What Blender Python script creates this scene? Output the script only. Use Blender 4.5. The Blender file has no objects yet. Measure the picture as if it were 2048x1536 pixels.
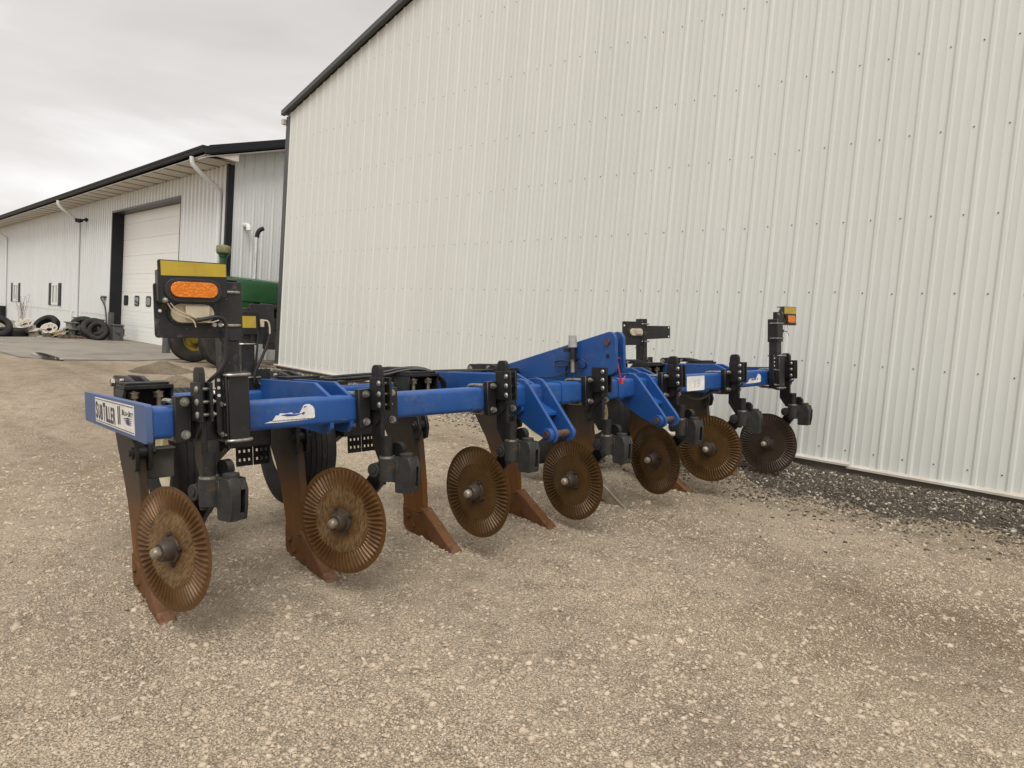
import bpy, math, random
import numpy as np
from mathutils import Vector, Matrix, noise
random.seed(7); rng = np.random.default_rng(11)
sc = bpy.context.scene
col = sc.collection
PI = math.pi
V3 = Vector

# ------------------------------------------------------------------ materials
def srgb(r, g, b):
    f = lambda c: (c/255/12.92) if c/255 <= .04045 else ((c/255+.055)/1.055)**2.4
    return (f(r), f(g), f(b))
def L(*c): return (c[0], c[1], c[2], 1)

class NT:
    def __init__(s, name):
        s.m = bpy.data.materials.new(name); s.m.use_nodes = True
        s.t = s.m.node_tree; s.n = s.t.nodes; s.l = s.t.links
        s.b = s.n['Principled BSDF']
        s.tc = s.n.new('ShaderNodeTexCoord')
    def link(s, a, b): s.l.new(a, b)
    def noise(s, scale, detail=4, rough=.55, vec=None, dist=0.0):
        n = s.n.new('ShaderNodeTexNoise'); n.inputs['Scale'].default_value = scale
        n.inputs['Detail'].default_value = detail; n.inputs['Roughness'].default_value = rough
        n.inputs['Distortion'].default_value = dist
        s.link(vec if vec is not None else s.tc.outputs['Object'], n.inputs['Vector']); return n.outputs['Fac']
    def voro(s, scale, feat='F1', vec=None, rnd=1.0):
        n = s.n.new('ShaderNodeTexVoronoi'); n.feature = feat; n.inputs['Scale'].default_value = scale
        n.inputs['Randomness'].default_value = rnd
        s.link(vec if vec is not None else s.tc.outputs['Object'], n.inputs['Vector']); return n
    def ramp(s, fac, stops, interp='LINEAR'):
        n = s.n.new('ShaderNodeValToRGB'); n.color_ramp.interpolation = interp
        e = n.color_ramp.elements
        while len(e) < len(stops): e.new(.5)
        for i, (p, c) in enumerate(stops):
            e[i].position = p; e[i].color = c if len(c) == 4 else L(*c)
        s.link(fac, n.inputs['Fac']); return n.outputs['Color']
    def mix(s, fac, a, b, mode='MIX'):
        n = s.n.new('ShaderNodeMix'); n.data_type = 'RGBA'; n.blend_type = mode
        for v, i in ((fac, 0), (a, 6), (b, 7)):
            if hasattr(v, 'is_linked') or hasattr(v, 'node'): s.link(v, n.inputs[i])
            elif i == 0: n.inputs[0].default_value = v
            else: n.inputs[i].default_value = L(*v)
        return n.outputs[2]
    def math(s, op, a, b=0.0, clamp=False):
        n = s.n.new('ShaderNodeMath'); n.operation = op; n.use_clamp = clamp
        for i, v in enumerate((a, b)):
            if hasattr(v, 'node'): s.link(v, n.inputs[i])
            else: n.inputs[i].default_value = v
        return n.outputs[0]
    def map(s, scale=(1,1,1), rot=(0,0,0), loc=(0,0,0), src=None):
        n = s.n.new('ShaderNodeMapping'); n.inputs['Scale'].default_value = scale
        n.inputs['Rotation'].default_value = rot; n.inputs['Location'].default_value = loc
        s.link(src if src is not None else s.tc.outputs['Object'], n.inputs['Vector']); return n.outputs[0]
    def bump(s, h, strength=.3, dist=.01, normal=None):
        n = s.n.new('ShaderNodeBump'); n.inputs['Strength'].default_value = strength
        n.inputs['Distance'].default_value = dist; s.link(h, n.inputs['Height'])
        if normal is not None: s.link(normal, n.inputs['Normal'])
        s.link(n.outputs[0], s.b.inputs['Normal']); return n.outputs[0]
    def base(s, c):
        if hasattr(c, 'node'): s.link(c, s.b.inputs['Base Color'])
        else: s.b.inputs['Base Color'].default_value = L(*c)
    def set(s, rough=.5, metal=0.0, spec=.5):
        if hasattr(rough, 'node'): s.link(rough, s.b.inputs['Roughness'])
        else: s.b.inputs['Roughness'].default_value = rough
        s.b.inputs['Metallic'].default_value = metal
        s.b.inputs['Specular IOR Level'].default_value = spec
        return s.m

def worn(name, a, b, scale=6, lo=.45, hi=.6, rough=.5, metal=0, spec=.5, c=None, cscale=60, clo=.62, chi=.68, bump=0, bscale=80, detail=6):
    t = NT(name)
    colr = t.mix(t.ramp(t.noise(scale, detail, .65), [(lo, (0,0,0)), (hi, (1,1,1))]), a, b)
    if c is not None:
        colr = t.mix(t.ramp(t.noise(cscale, 5, .7), [(clo, (0,0,0)), (chi, (1,1,1))]), colr, c)
    t.base(colr)
    if bump: t.bump(t.noise(bscale, 5), bump, .004)
    return t.set(rough, metal, spec)

M = {}
def bluemat():
    t = NT('blue_paint')
    c = t.mix(t.ramp(t.noise(7, 5, .6), [(.3, (0,0,0)), (.7, (1,1,1))]), (.006,.058,.228), (.011,.078,.280))
    dust = t.math('MULTIPLY', t.ramp(t.noise(4.5, 6, .75), [(.48, (0,0,0)), (.75, (1,1,1))]), t.ramp(t.noise(45, 4, .7), [(.4, (0,0,0)), (.65, (1,1,1))]))
    c = t.mix(t.math('MULTIPLY', dust, .42), c, (.20,.18,.15))
    c = t.mix(t.ramp(t.noise(26, 5, .75), [(.70, (0,0,0)), (.73, (1,1,1))]), c, (.035,.022,.015))
    c = t.mix(t.math('MULTIPLY', t.ramp(t.noise(70, 3, .6, vec=t.map((1,.12,1))), [(.68, (0,0,0)), (.74, (1,1,1))]), .5), c, (.09,.14,.26))
    t.base(c); t.bump(t.noise(220, 3), .06, .002)
    return t.set(t.ramp(t.noise(6, 4, .6), [(.3, (.34,.34,.34)), (.7, (.55,.55,.55))]), 0, .5)
M['blue'] = bluemat()
M['speckled'] = worn('speckled_black_paint', (.008,.008,.0085), (.016,.015,.014), 9, .4, .6, .5, 0, .5, c=(.075,.068,.058), cscale=24, clo=.56, chi=.66)
M['blue_dusty'] = worn('dusty_blue_paint', (.055,.10,.225), (.08,.125,.25), 5, .3, .7, .55)
M['black'] = worn('black_paint', (.007,.007,.008), (.014,.0135,.013), 9, .4, .7, .42, 0, .5, c=(.07,.06,.05), cscale=22, clo=.62, chi=.72)
M['black_dusty'] = worn('dusty_black_paint', (.010,.010,.0105), (.026,.024,.021), 14, .45, .68, .5, 0, .35, c=(.11,.098,.08), cscale=34, clo=.66, chi=.74)
M['cast'] = worn('grey_cast_iron', (.020,.0205,.020), (.040,.038,.034), 16, .4, .65, .62, 0, .4, c=(.10,.055,.025), cscale=13, clo=.60, chi=.76, bump=.35)
M['zinc'] = worn('zinc_plated_steel', (.40,.39,.36), (.22,.20,.17), 60, .4, .62, .38, .85)
M['zincold'] = worn('yellowed_zinc', (.42,.37,.25), (.26,.2,.12), 40, .4, .65, .42, .8)
M['rust'] = worn('rusted_steel', (.165,.066,.014), (.095,.039,.011), 9, .38, .62, .62, .25, .4, c=(.26,.12,.05), cscale=30, clo=.58, chi=.72, bump=.2)
M['pink_rust'] = worn('worn_rusted_point', (.175,.072,.024), (.10,.042,.014), 12, .4, .65, .55, .2, .5, c=(.34,.24,.17), cscale=24, clo=.6, chi=.75, bump=.2)
M['tip'] = worn('scoured_tip', (.22,.115,.06), (.13,.055,.025), 26, .4, .62, .5, .4, .5)
M['dull'] = worn('dull_steel', (.075,.066,.054), (.045,.04,.034), 9, .4, .65, .6, .2)
M['worn_steel'] = worn('worn_bright_steel', (.42,.38,.31), (.30,.25,.18), 16, .4, .6, .42, .6)
M['pin'] = worn('rusty_pin', (.15,.085,.06), (.09,.045,.03), 20, .4, .6, .6, .3)
M['cap'] = worn('worn_grey_cap', (.30,.27,.22), (.2,.15,.1), 30, .42, .6, .4, .5)
M['rubber'] = worn('tyre_rubber', (.017,.017,.017), (.034,.031,.027), 5, .4, .65, .8, 0, .3, c=(.07,.06,.045), cscale=14, clo=.62, chi=.75)
M['oldrubber'] = worn('weathered_rubber', (.03,.029,.027), (.055,.05,.042), 5, .4, .65, .85, 0, .3)
M['cream'] = worn('cream_paint', (.66,.60,.40), (.60,.53,.33), 6, .4, .65, .45)
M['hose'] = worn('hose_rubber', (.012,.012,.013), (.022,.021,.02), 9, .4, .6, .45)
M['decal'] = worn('white_decal', (.80,.79,.77), (.64,.62,.58), 9, .45, .65, .4)
M['ink'] = worn('dark_ink', (.012,.012,.035), (.02,.02,.05), 9, .4, .6, .4)
M['inkblue'] = worn('blue_ink', (.02,.03,.22), (.03,.04,.28), 9, .4, .6, .4)
M['pencil'] = worn('faded_ink', (.52,.53,.53), (.58,.58,.57), 20, .4, .6, .5)
M['yellow'] = worn('yellow_reflector', (.46,.33,.025), (.38,.27,.03), 12, .4, .65, .45, c=(.22,.17,.05), cscale=90, clo=.62, chi=.7)
M['offwhite'] = worn('off_white_plastic', (.55,.48,.36), (.45,.38,.27), 12, .4, .65, .45)
M['red'] = worn('red_cable_tie', (.55,.02,.03), (.45,.02,.03), 9, .4, .6, .4)
M['greyplastic'] = worn('grey_plastic', (.40,.39,.37), (.30,.29,.27), 30, .4, .62, .55)
def amber():
    t = NT('amber_lens'); v = t.voro(95)
    t.base(t.ramp(v.outputs['Distance'], [(0, (.78,.27,.02)), (.6, (.62,.155,.005))]))
    t.bump(v.outputs['Distance'], .5, .004)
    m = t.set(.3, 0, .5); t.b.inputs['Subsurface Weight'].default_value = .0; return m
M['amber'] = amber()
def discmat(name, a, b, dust):
    t = NT(name)
    sep = t.n.new('ShaderNodeSeparateXYZ'); t.link(t.tc.outputs['Object'], sep.inputs[0])
    r = t.math('SQRT', t.math('ADD', t.math('POWER', sep.outputs[0], 2), t.math('POWER', sep.outputs[2], 2)))
    n = t.noise(14, 6, .7); n2 = t.noise(150, 3, .6, vec=t.map((1,1,.25)))
    rr = t.math('ADD', r, t.math('MULTIPLY', t.math('SUBTRACT', n, .5), .12))
    ring = t.ramp(rr, [(.06, (0,0,0)), (.10, (1,1,1)), (.145, (1,1,1)), (.165, (0,0,0))])
    c0 = t.mix(t.ramp(n, [(.35, (0,0,0)), (.65, (1,1,1))]), a, b)
    if dust: 
        k = t.math('MULTIPLY', ring, t.ramp(n2, [(.38, (0,0,0)), (.6, (1,1,1))]))
        c0 = t.mix(t.math('MULTIPLY', k, dust), c0, (.30,.22,.12))
    t.base(c0); t.bump(t.noise(120, 4), .15, .003)
    return t.set(.42, .35, .6)
M['disc'] = discmat('rusted_disc', (.135,.062,.015), (.088,.042,.012), .6)
M['disc2'] = discmat('brown_disc', (.105,.052,.012), (.075,.039,.011), .15)
M['disc3'] = discmat('dull_disc', (.075,.055,.038), (.06,.043,.03), 0)
M['hub'] = worn('hub_iron', (.075,.052,.036), (.045,.035,.028), 20, .4, .6, .5, .3)

def wallmat(name, a, b, stain=True):
    t = NT(name)
    n = t.noise(1.2, 4, .6, vec=t.map((1,1,.15)))
    c = t.mix(t.ramp(n, [(.3, (0,0,0)), (.7, (1,1,1))]), a, b)
    n3 = t.noise(18, 4, .6, vec=t.map((1,1,.06)))
    c = t.mix(t.ramp(n3, [(.5, (0,0,0)), (.9, (.5,.5,.5))]), c, tuple(x*.86 for x in a))
    if stain:
        sep = t.n.new('ShaderNodeSeparateXYZ'); t.link(t.tc.outputs['Object'], sep.inputs[0])
        spl = t.noise(16, 5, .75); run = t.noise(5, 4, .7, vec=t.map((1,1,.12)))
        low = t.ramp(t.math('ADD', sep.outputs[2], t.math('MULTIPLY', spl, -.22)), [(.36-.3, (1,1,1)), (.56-.3, (0,0,0))])
        c = t.mix(t.math('MULTIPLY', t.math('MULTIPLY', low, t.ramp(run, [(.4, (.15,.15,.15)), (.75, (1,1,1))])), .5), c, (.36,.29,.20))
        c = t.mix(t.math('MULTIPLY', t.ramp(t.noise(2.2, 5, .7, vec=t.map((3,3,.10))), [(.55, (0,0,0)), (.8, (1,1,1))]), .22), c, (.50,.49,.43))
    t.bump(t.noise(1.7, 2, .5, vec=t.map((1.6,1,.55))), .22, .03)
    t.base(c); return t.set(.38, 0, .45)
M['wall'] = wallmat('cream_white_steel', (.63,.641,.600), (.67,.681,.640))
M['wall2'] = wallmat('white_steel', (.67,.68,.67), (.72,.73,.72), False)
M['screw'] = worn('screw_head', (.11,.105,.095), (.20,.19,.17), 40, .4, .6, .5, .5)
M['trimw'] = worn('white_trim', (.56,.535,.48), (.44,.38,.31), 3, .4, .7, .4)
M['trimg'] = worn('dark_grey_trim', (.055,.058,.06), (.07,.072,.072), 2, .4, .7, .42)
M['trimk'] = worn('black_trim', (.011,.012,.015), (.016,.017,.02), 2, .4, .7, .55, 0, .3)
M['soffit'] = worn('tan_soffit', (.58,.53,.45), (.62,.57,.49), 2, .4, .7, .6)
M['soffitj'] = worn('soffit_joint', (.20,.17,.13), (.24,.21,.165), 2, .4, .7, .7)
M['door'] = worn('cream_door_panel', (.86,.86,.81), (.89,.89,.85), 1.5, .4, .7, .45)
M['concrete'] = worn('concrete', (.26,.235,.19), (.20,.18,.15), 1.3, .35, .65, .85, c=(.12,.10,.075), cscale=.9, clo=.5, chi=.72, bump=.1, bscale=40)
M['foundation'] = worn('damp_concrete', (.13,.115,.09), (.19,.17,.135), 2.5, .35, .65, .9, bump=.3, bscale=60)
M['green'] = worn('green_paint', (.012,.064,.019), (.019,.078,.026), 4, .4, .7, .35, c=(.05,.09,.045), cscale=9, clo=.58, chi=.75)
M['darkgreen'] = worn('dull_green_paint', (.06,.075,.062), (.08,.095,.08), 4, .4, .7, .6)
M['tryellow'] = worn('yellow_rim_paint', (.24,.175,.02), (.14,.10,.02), 8, .4, .65, .5)
M['chrome'] = worn('chrome_pipe', (.72,.72,.72), (.62,.62,.62), 9, .4, .6, .18, 1)
M['engine'] = worn('grimy_engine', (.035,.02,.015), (.07,.04,.028), 7, .4, .65, .75)
M['brass'] = worn('tan_filter', (.24,.21,.115), (.13,.15,.07), 9, .4, .6, .5)
M['galv'] = worn('galvanised_steel', (.36,.35,.32), (.28,.27,.25), 6, .4, .65, .45, .7)
M['whitepaint'] = worn('chipped_white_paint', (.50,.46,.39), (.44,.39,.31), 8, .4, .65, .55, c=(.05,.03,.02), cscale=6, clo=.52, chi=.6)
M['post'] = worn('grey_post_paint', (.07,.072,.07), (.10,.10,.095), 5, .4, .65, .6)
M['pvc'] = worn('white_pvc', (.75,.75,.72), (.68,.68,.64), 5, .4, .65, .35)
M['wood'] = worn('old_wood', (.16,.11,.075), (.10,.07,.05), 9, .4, .65, .85)
def glassmat():
    t = NT('window_glass'); t.base((.05,.055,.06)); return t.set(.05, 0, .9)
M['glass'] = glassmat()
def watermat():
    t = NT('water'); t.base((.05,.045,.035)); t.bump(t.noise(3, 2), .02, .01); return t.set(.04, 0, .6)
M['water'] = watermat()

# ------------------------------------------------------------------ mesh builder
class MB:
    def __init__(s): s.v = []; s.f = []; s.mi = []; s.m = 0
    def add(s, vs, fs):
        o = len(s.v); s.v += [tuple(v) for v in vs]
        for f in fs: s.f.append([i+o for i in f]); s.mi.append(s.m)
    def box(s, a, b, rot=None, about=None):
        x0,y0,z0 = a; x1,y1,z1 = b
        vs = [V3((x,y,z)) for x in (x0,x1) for y in (y0,y1) for z in (z0,z1)]
        if rot is not None:
            c = V3(about) if about else (V3(a)+V3(b))/2
            vs = [rot @ (v-c) + c for v in vs]
        s.add(vs, [(0,1,3,2),(4,6,7,5),(0,4,5,1),(2,3,7,6),(0,2,6,4),(1,5,7,3)]); return s
    def prism(s, poly, axis, a, b):
        # poly = 2D points in the two other axes (in cyclic order), extruded along axis from a to b
        def P(p, t):
            if axis == 0: return (t, p[0], p[1])
            if axis == 1: return (p[0], t, p[1])
            return (p[0], p[1], t)
        n = len(poly)
        s.add([P(p, a) for p in poly]+[P(p, b) for p in poly],
              [list(range(n)), list(range(2*n-1, n-1, -1))]+[(i, i+n, (i+1) % n+n, (i+1) % n) for i in range(n)]); return s
    def frame(s, d):
        d = V3(d).normalized(); h = V3((0,0,1)) if abs(d.z) < .9 else V3((1,0,0))
        x = d.cross(h).normalized(); return x, d.cross(x).normalized(), d
    def cyl(s, p, q, r, r2=None, n=16, caps=True):
        p, q = V3(p), V3(q); r2 = r if r2 is None else r2
        x, y, _ = s.frame(q-p)
        vs = []
        for c, R in ((p, r), (q, r2)):
            vs += [c + R*(math.cos(2*PI*i/n)*x + math.sin(2*PI*i/n)*y) for i in range(n)]
        fs = [(i, (i+1) % n, (i+1) % n+n, i+n) for i in range(n)]
        if caps: fs += [list(range(n-1, -1, -1)), list(range(n, 2*n))]
        s.add(vs, fs); return s
    def tube(s, pts, r, n=8, sub=0):
        pts = [V3(p) for p in pts]
        for _ in range(sub):
            q = [pts[0]]
            for a, b in zip(pts, pts[1:]): q += [a*.75+b*.25, a*.25+b*.75]
            q.append(pts[-1]); pts = q
        ref = None; vs = []
        for i, p in enumerate(pts):
            d = (pts[min(i+1, len(pts)-1)]-pts[max(i-1, 0)]).normalized()
            if ref is None: ref = s.frame(d)[0]
            x = (ref - d*ref.dot(d)); x = x.normalized() if x.length > 1e-6 else s.frame(d)[0]
            y = d.cross(x); ref = x
            vs += [p + r*(math.cos(2*PI*k/n)*x+math.sin(2*PI*k/n)*y) for k in range(n)]
        m = len(pts)
        fs = [(i*n+k, i*n+(k+1) % n, (i+1)*n+(k+1) % n, (i+1)*n+k) for i in range(m-1) for k in range(n)]
        fs += [list(range(n-1, -1, -1)), list(range((m-1)*n, m*n))]
        s.add(vs, fs); return s
    def lathe(s, prof, o, d, n=32, closed=False):
        # prof: (radius, along)
        o = V3(o); x, y, z = s.frame(d); m = len(prof); vs = []
        for r, a in prof:
            vs += [o + z*a + r*(math.cos(2*PI*k/n)*x+math.sin(2*PI*k/n)*y) for k in range(n)]
        R = m if closed else m-1
        fs = [(i*n+k, i*n+(k+1) % n, ((i+1) % m)*n+(k+1) % n, ((i+1) % m)*n+k) for i in range(R) for k in range(n)]
        if not closed:
            if prof[0][0] > 1e-5: fs.append(list(range(n-1, -1, -1)))
            if prof[-1][0] > 1e-5: fs.append(list(range((m-1)*n, m*n)))
        s.add(vs, fs); return s
    def build(s, name, mats, parent=None, loc=None, rotz=None, ang=35, bevel=0):
        me = bpy.data.meshes.new(name); me.from_pydata(s.v, [], s.f); me.validate()
        if not isinstance(mats, (list, tuple)): mats = [mats]
        for m in mats: me.materials.append(m)
        if len(mats) > 1 and len(me.polygons) == len(s.mi): me.polygons.foreach_set('material_index', s.mi)
        import bmesh
        bm = bmesh.new(); bm.from_mesh(me); bmesh.ops.recalc_face_normals(bm, faces=bm.faces); bm.to_mesh(me); bm.free()
        me.polygons.foreach_set('use_smooth', [True]*len(me.polygons)); me.set_sharp_from_angle(angle=math.radians(ang))
        o = bpy.data.objects.new(name, me); col.objects.link(o)
        if parent: o.parent = parent
        if loc: o.location = loc
        if rotz is not None: o.rotation_euler = (0,0,rotz)
        if bevel:
            b = o.modifiers.new('bevel', 'BEVEL'); b.width = bevel; b.segments = 1; b.limit_method = 'ANGLE'; b.angle_limit = math.radians(40)
        return o

def tag(o, label=None, cat=None, group=None, kind=None):
    if label: o['label'] = label
    if cat: o['category'] = cat
    if group: o['group'] = group
    if kind: o['kind'] = kind
    return o
def empty(name, loc=(0,0,0), parent=None, rotz=0):
    o = bpy.data.objects.new(name, None); col.objects.link(o); o.location = loc; o.rotation_euler = (0,0,rotz)
    if parent: o.parent = parent
    return o
def copy_tree(o, parent=None):
    c = o.copy(); col.objects.link(c)
    if parent is not None: c.parent = parent
    for ch in list(o.children): copy_tree(ch, c)
    return c
def rounded(a0, b0, a1, b1, r, n=5):
    out = []
    for cx, cy, st in ((a1-r, b1-r, 0), (a0+r, b1-r, 1), (a0+r, b0+r, 2), (a1-r, b0+r, 3)):
        for i in range(n+1):
            t = (st + i/n)*PI/2; out.append((cx+r*math.cos(t), cy+r*math.sin(t)))
    return out
def text_geo(s, offset=0.0):
    c = bpy.data.curves.new('lettering', 'FONT'); c.body = s; c.offset = offset; c.resolution_u = 3
    o = bpy.data.objects.new('lettering', c); col.objects.link(o)
    dg = bpy.context.evaluated_depsgraph_get(); dg.update()
    me = bpy.data.meshes.new_from_object(o.evaluated_get(dg))
    vs = np.array([v.co[:] for v in me.vertices]); fs = [list(p.vertices) for p in me.polygons]
    bpy.data.objects.remove(o); bpy.data.curves.remove(c); bpy.data.meshes.remove(me)
    lo, hi = vs.min(0), vs.max(0); vs = (vs-lo)/np.maximum(hi-lo, 1e-6)
    return vs[:, :2], fs

# ------------------------------------------------------------------ camera
F_PX = 1367.183
R_right = V3((0.71437394, 0.69577923, 0.07457301)); R_up = V3((-0.10259043, -0.00128136, 0.99472286)); R_fwd = V3((-0.69220306, 0.71825457, -0.07046492))
cam = bpy.data.cameras.new('camera'); cam.sensor_width = 36; cam.lens = F_PX*36/2048; cam.clip_end = 3000; cam.clip_start = .05
co = bpy.data.objects.new('camera', cam); col.objects.link(co)
mw = Matrix.Identity(4)
for i in range(3):
    mw[i][0] = R_right[i]; mw[i][1] = R_up[i]; mw[i][2] = -R_fwd[i]
mw.translation = (1.10394, -6.39442, 1.33992)
co.matrix_world = mw; sc.camera = co
CAM = V3((1.10394, -6.39442, 1.33992))

# ------------------------------------------------------------------ ground height
def zg(x, y):
    near = .294 + .0554*min(y, 0.0) if y > -12 else .294-.0554*12
    far = .345 + .035*max(min(y, 0.0), -14)
    t = min(max((-x-8.5)/4.0, 0), 1); t = t*t*(3-2*t)
    z = near*(1-t) + far*t
    if -12 < x < 8 and y > -1.3:           # gravel banked up against the shed wall
        s = min(max((y+1.15)/1.0, 0), 1); s = s*s*(3-2*s)
        ex = min(max((x+12)/1.5, 0), 1)
        tgt = .335
        z = z + (tgt-z)*s*ex
    return z

# ------------------------------------------------------------------ world / light
SUN_EL, SUN_AZ = math.radians(52), math.radians(132)   # azimuth measured clockwise from +Y
w = bpy.data.worlds.new('World'); sc.world = w; w.use_nodes = True
wt = w.node_tree; wn = wt.nodes; bg = wn['Background']
sky = wn.new('ShaderNodeTexSky'); sky.sky_type = 'NISHITA'; sky.sun_disc = False
sky.sun_elevation = SUN_EL; sky.sun_rotation = SUN_AZ
tc = wn.new('ShaderNodeTexCoord'); mp = wn.new('ShaderNodeMapping')
mp.inputs['Scale'].default_value = (1.3, 1.3, 4.2); mp.inputs['Rotation'].default_value = (.10, .16, .5)
wt.links.new(tc.outputs['Generated'], mp.inputs[0])
n1 = wn.new('ShaderNodeTexNoise'); n1.inputs['Scale'].default_value = 1.5; n1.inputs['Detail'].default_value = 5; n1.inputs['Roughness'].default_value = .48; n1.inputs['Distortion'].default_value = .35
wt.links.new(mp.outputs[0], n1.inputs['Vector'])
cr = wn.new('ShaderNodeValToRGB'); e = cr.color_ramp.elements
e[0].position = .36; e[0].color = (6.0, 5.72, 5.5, 1); e[1].position = .64; e[1].color = (9.2, 9.15, 9.0, 1)
m_ = e.new(.52); m_.color = (7.1, 6.8, 6.55, 1)
wt.links.new(n1.outputs['Fac'], cr.inputs['Fac'])
zs = wn.new('ShaderNodeSeparateXYZ'); wt.links.new(tc.outputs['Generated'], zs.inputs[0])
zr = wn.new('ShaderNodeValToRGB'); ze = zr.color_ramp.elements     # an overcast sky is brightest overhead
ze[0].position = 0.0; ze[0].color = (1.12, 1.11, 1.10, 1); ze[1].position = 1.0; ze[1].color = (2.1, 2.1, 2.1, 1)
zm = ze.new(.42); zm.color = (.88, .87, .865, 1); zm2 = ze.new(.16); zm2.color = (.97, .965, .96, 1)
wt.links.new(zs.outputs[2], zr.inputs['Fac'])
zx = wn.new('ShaderNodeMix'); zx.data_type = 'RGBA'; zx.blend_type = 'MULTIPLY'; zx.inputs[0].default_value = 1
wt.links.new(cr.outputs['Color'], zx.inputs[6]); wt.links.new(zr.outputs['Color'], zx.inputs[7])
mx = wn.new('ShaderNodeMix'); mx.data_type = 'RGBA'; mx.inputs[0].default_value = .06
wt.links.new(zx.outputs[2], mx.inputs[6]); wt.links.new(sky.outputs['Color'], mx.inputs[7])
wt.links.new(mx.outputs[2], bg.inputs['Color']); bg.inputs['Strength'].default_value = .10
sun = bpy.data.lights.new('sun', 'SUN'); sun.energy = 1.5; sun.angle = math.radians(26); sun.color = (1, .97, .92)
so = bpy.data.objects.new('sun', sun); col.objects.link(so)
sd = V3((math.sin(SUN_AZ)*math.cos(SUN_EL), math.cos(SUN_AZ)*math.cos(SUN_EL), math.sin(SUN_EL)))
so.rotation_euler = sd.to_track_quat('Z', 'Y').to_euler(); so.location = (0, -10, 20)
sc.view_settings.view_transform = 'Standard'; sc.view_settings.look = 'None'; sc.view_settings.exposure = .3; sc.view_settings.gamma = 1

# ------------------------------------------------------------------ ground
def gravel_mat(name, tones, gap, s1, s2, patch, pk):
    t = NT(name)
    warp = t.n.new('ShaderNodeVectorMath'); warp.operation = 'ADD'
    nz = t.n.new('ShaderNodeTexNoise'); nz.inputs['Scale'].default_value = s1*.7; nz.inputs['Detail'].default_value = 2
    t.link(t.tc.outputs['Object'], nz.inputs['Vector'])
    sc_ = t.n.new('ShaderNodeVectorMath'); sc_.operation = 'SCALE'; sc_.inputs['Scale'].default_value = .5/s1
    t.link(nz.outputs['Color'], sc_.inputs[0]); t.link(t.tc.outputs['Object'], warp.inputs[0]); t.link(sc_.outputs[0], warp.inputs[1])
    va = t.voro(s1, vec=warp.outputs[0]); vb = t.voro(s2, vec=warp.outputs[0])
    stops = [(i/(len(tones)-1), c) for i, c in enumerate(tones)]
    sa = t.n.new('ShaderNodeSeparateColor'); t.link(va.outputs['Color'], sa.inputs[0])
    sb = t.n.new('ShaderNodeSeparateColor'); t.link(vb.outputs['Color'], sb.inputs[0])
    ca = t.ramp(sa.outputs[0], stops); cb = t.ramp(sb.outputs[0], stops)
    pick = t.ramp(sb.outputs[1], [(.70, (0,0,0)), (.74, (1,1,1))])
    c = t.mix(pick, ca, cb)
    ea = t.ramp(va.outputs['Distance'], [(.35, (1,1,1)), (.85, (0,0,0))])
    c = t.mix(t.math('MULTIPLY', t.math('SUBTRACT', 1.0, ea), .8), c, gap)
    n = t.noise(.55, 5, .6); c = t.mix(t.math('MULTIPLY', t.ramp(n, [(.42, (0,0,0)), (.68, (1,1,1))]), pk), c, patch)
    c = t.mix(t.math('MULTIPLY', t.ramp(t.noise(3.2, 4, .6), [(.4, (0,0,0)), (.7, (1,1,1))]), .35), c, tuple(x*.75 for x in tones[1]))
    fine = t.noise(s1*5, 3, .6)
    mid = t.noise(7, 5, .7); c = t.mix(.75, c, t.ramp(mid, [(.3, (.62,.61,.59)), (.5, (1,1,1)), (.72, (1.22,1.21,1.18))]), 'MULTIPLY')
    big = t.noise(.28, 4, .6, dist=.6); c = t.mix(.8, c, t.ramp(big, [(.36, (1.12,1.12,1.12)), (.5, (1,1,1)), (.66, (.78,.75,.70))]), 'MULTIPLY')
    rut = t.noise(1.0, 3, .6, vec=t.map((.10,1.1,1), (0,0,.35))); c = t.mix(.7, c, t.ramp(rut, [(.36, (1.16,1.15,1.13)), (.52, (1,1,1)), (.66, (.72,.69,.64))]), 'MULTIPLY')
    c = t.mix(.5, c, t.ramp(fine, [(.25, (.42,.42,.42)), (.75, (1.38,1.38,1.38))]), 'MULTIPLY')
    t.base(c)
    h = t.math('ADD', t.math('ADD', t.math('MULTIPLY', ea, .6), t.math('MULTIPLY', t.math('SUBTRACT', 1.0, vb.outputs['Distance']), .7)), t.math('MULTIPLY', fine, .25))
    t.bump(h, .9, .014)
    return t.set(.92, 0, .25)
M['gravel'] = gravel_mat('limestone_gravel', [(.355,.285,.205), (.48,.395,.29), (.42,.345,.255), (.55,.465,.36), (.51,.415,.295)], (.155,.12,.083), 112, 40, (.285,.225,.155), .5)
M['heap'] = gravel_mat('damp_gravel', [(.16,.13,.09), (.26,.21,.145), (.21,.17,.12), (.33,.28,.20), (.24,.19,.12)], (.07,.055,.038), 90, 34, (.12,.095,.062), .6)
M['darkgravel'] = gravel_mat('dark_gravel', [(.09,.077,.062), (.16,.137,.108), (.12,.102,.08), (.32,.28,.22), (.20,.17,.132)], (.035,.029,.024), 110, 60, (.05,.04,.031), .7)

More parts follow.
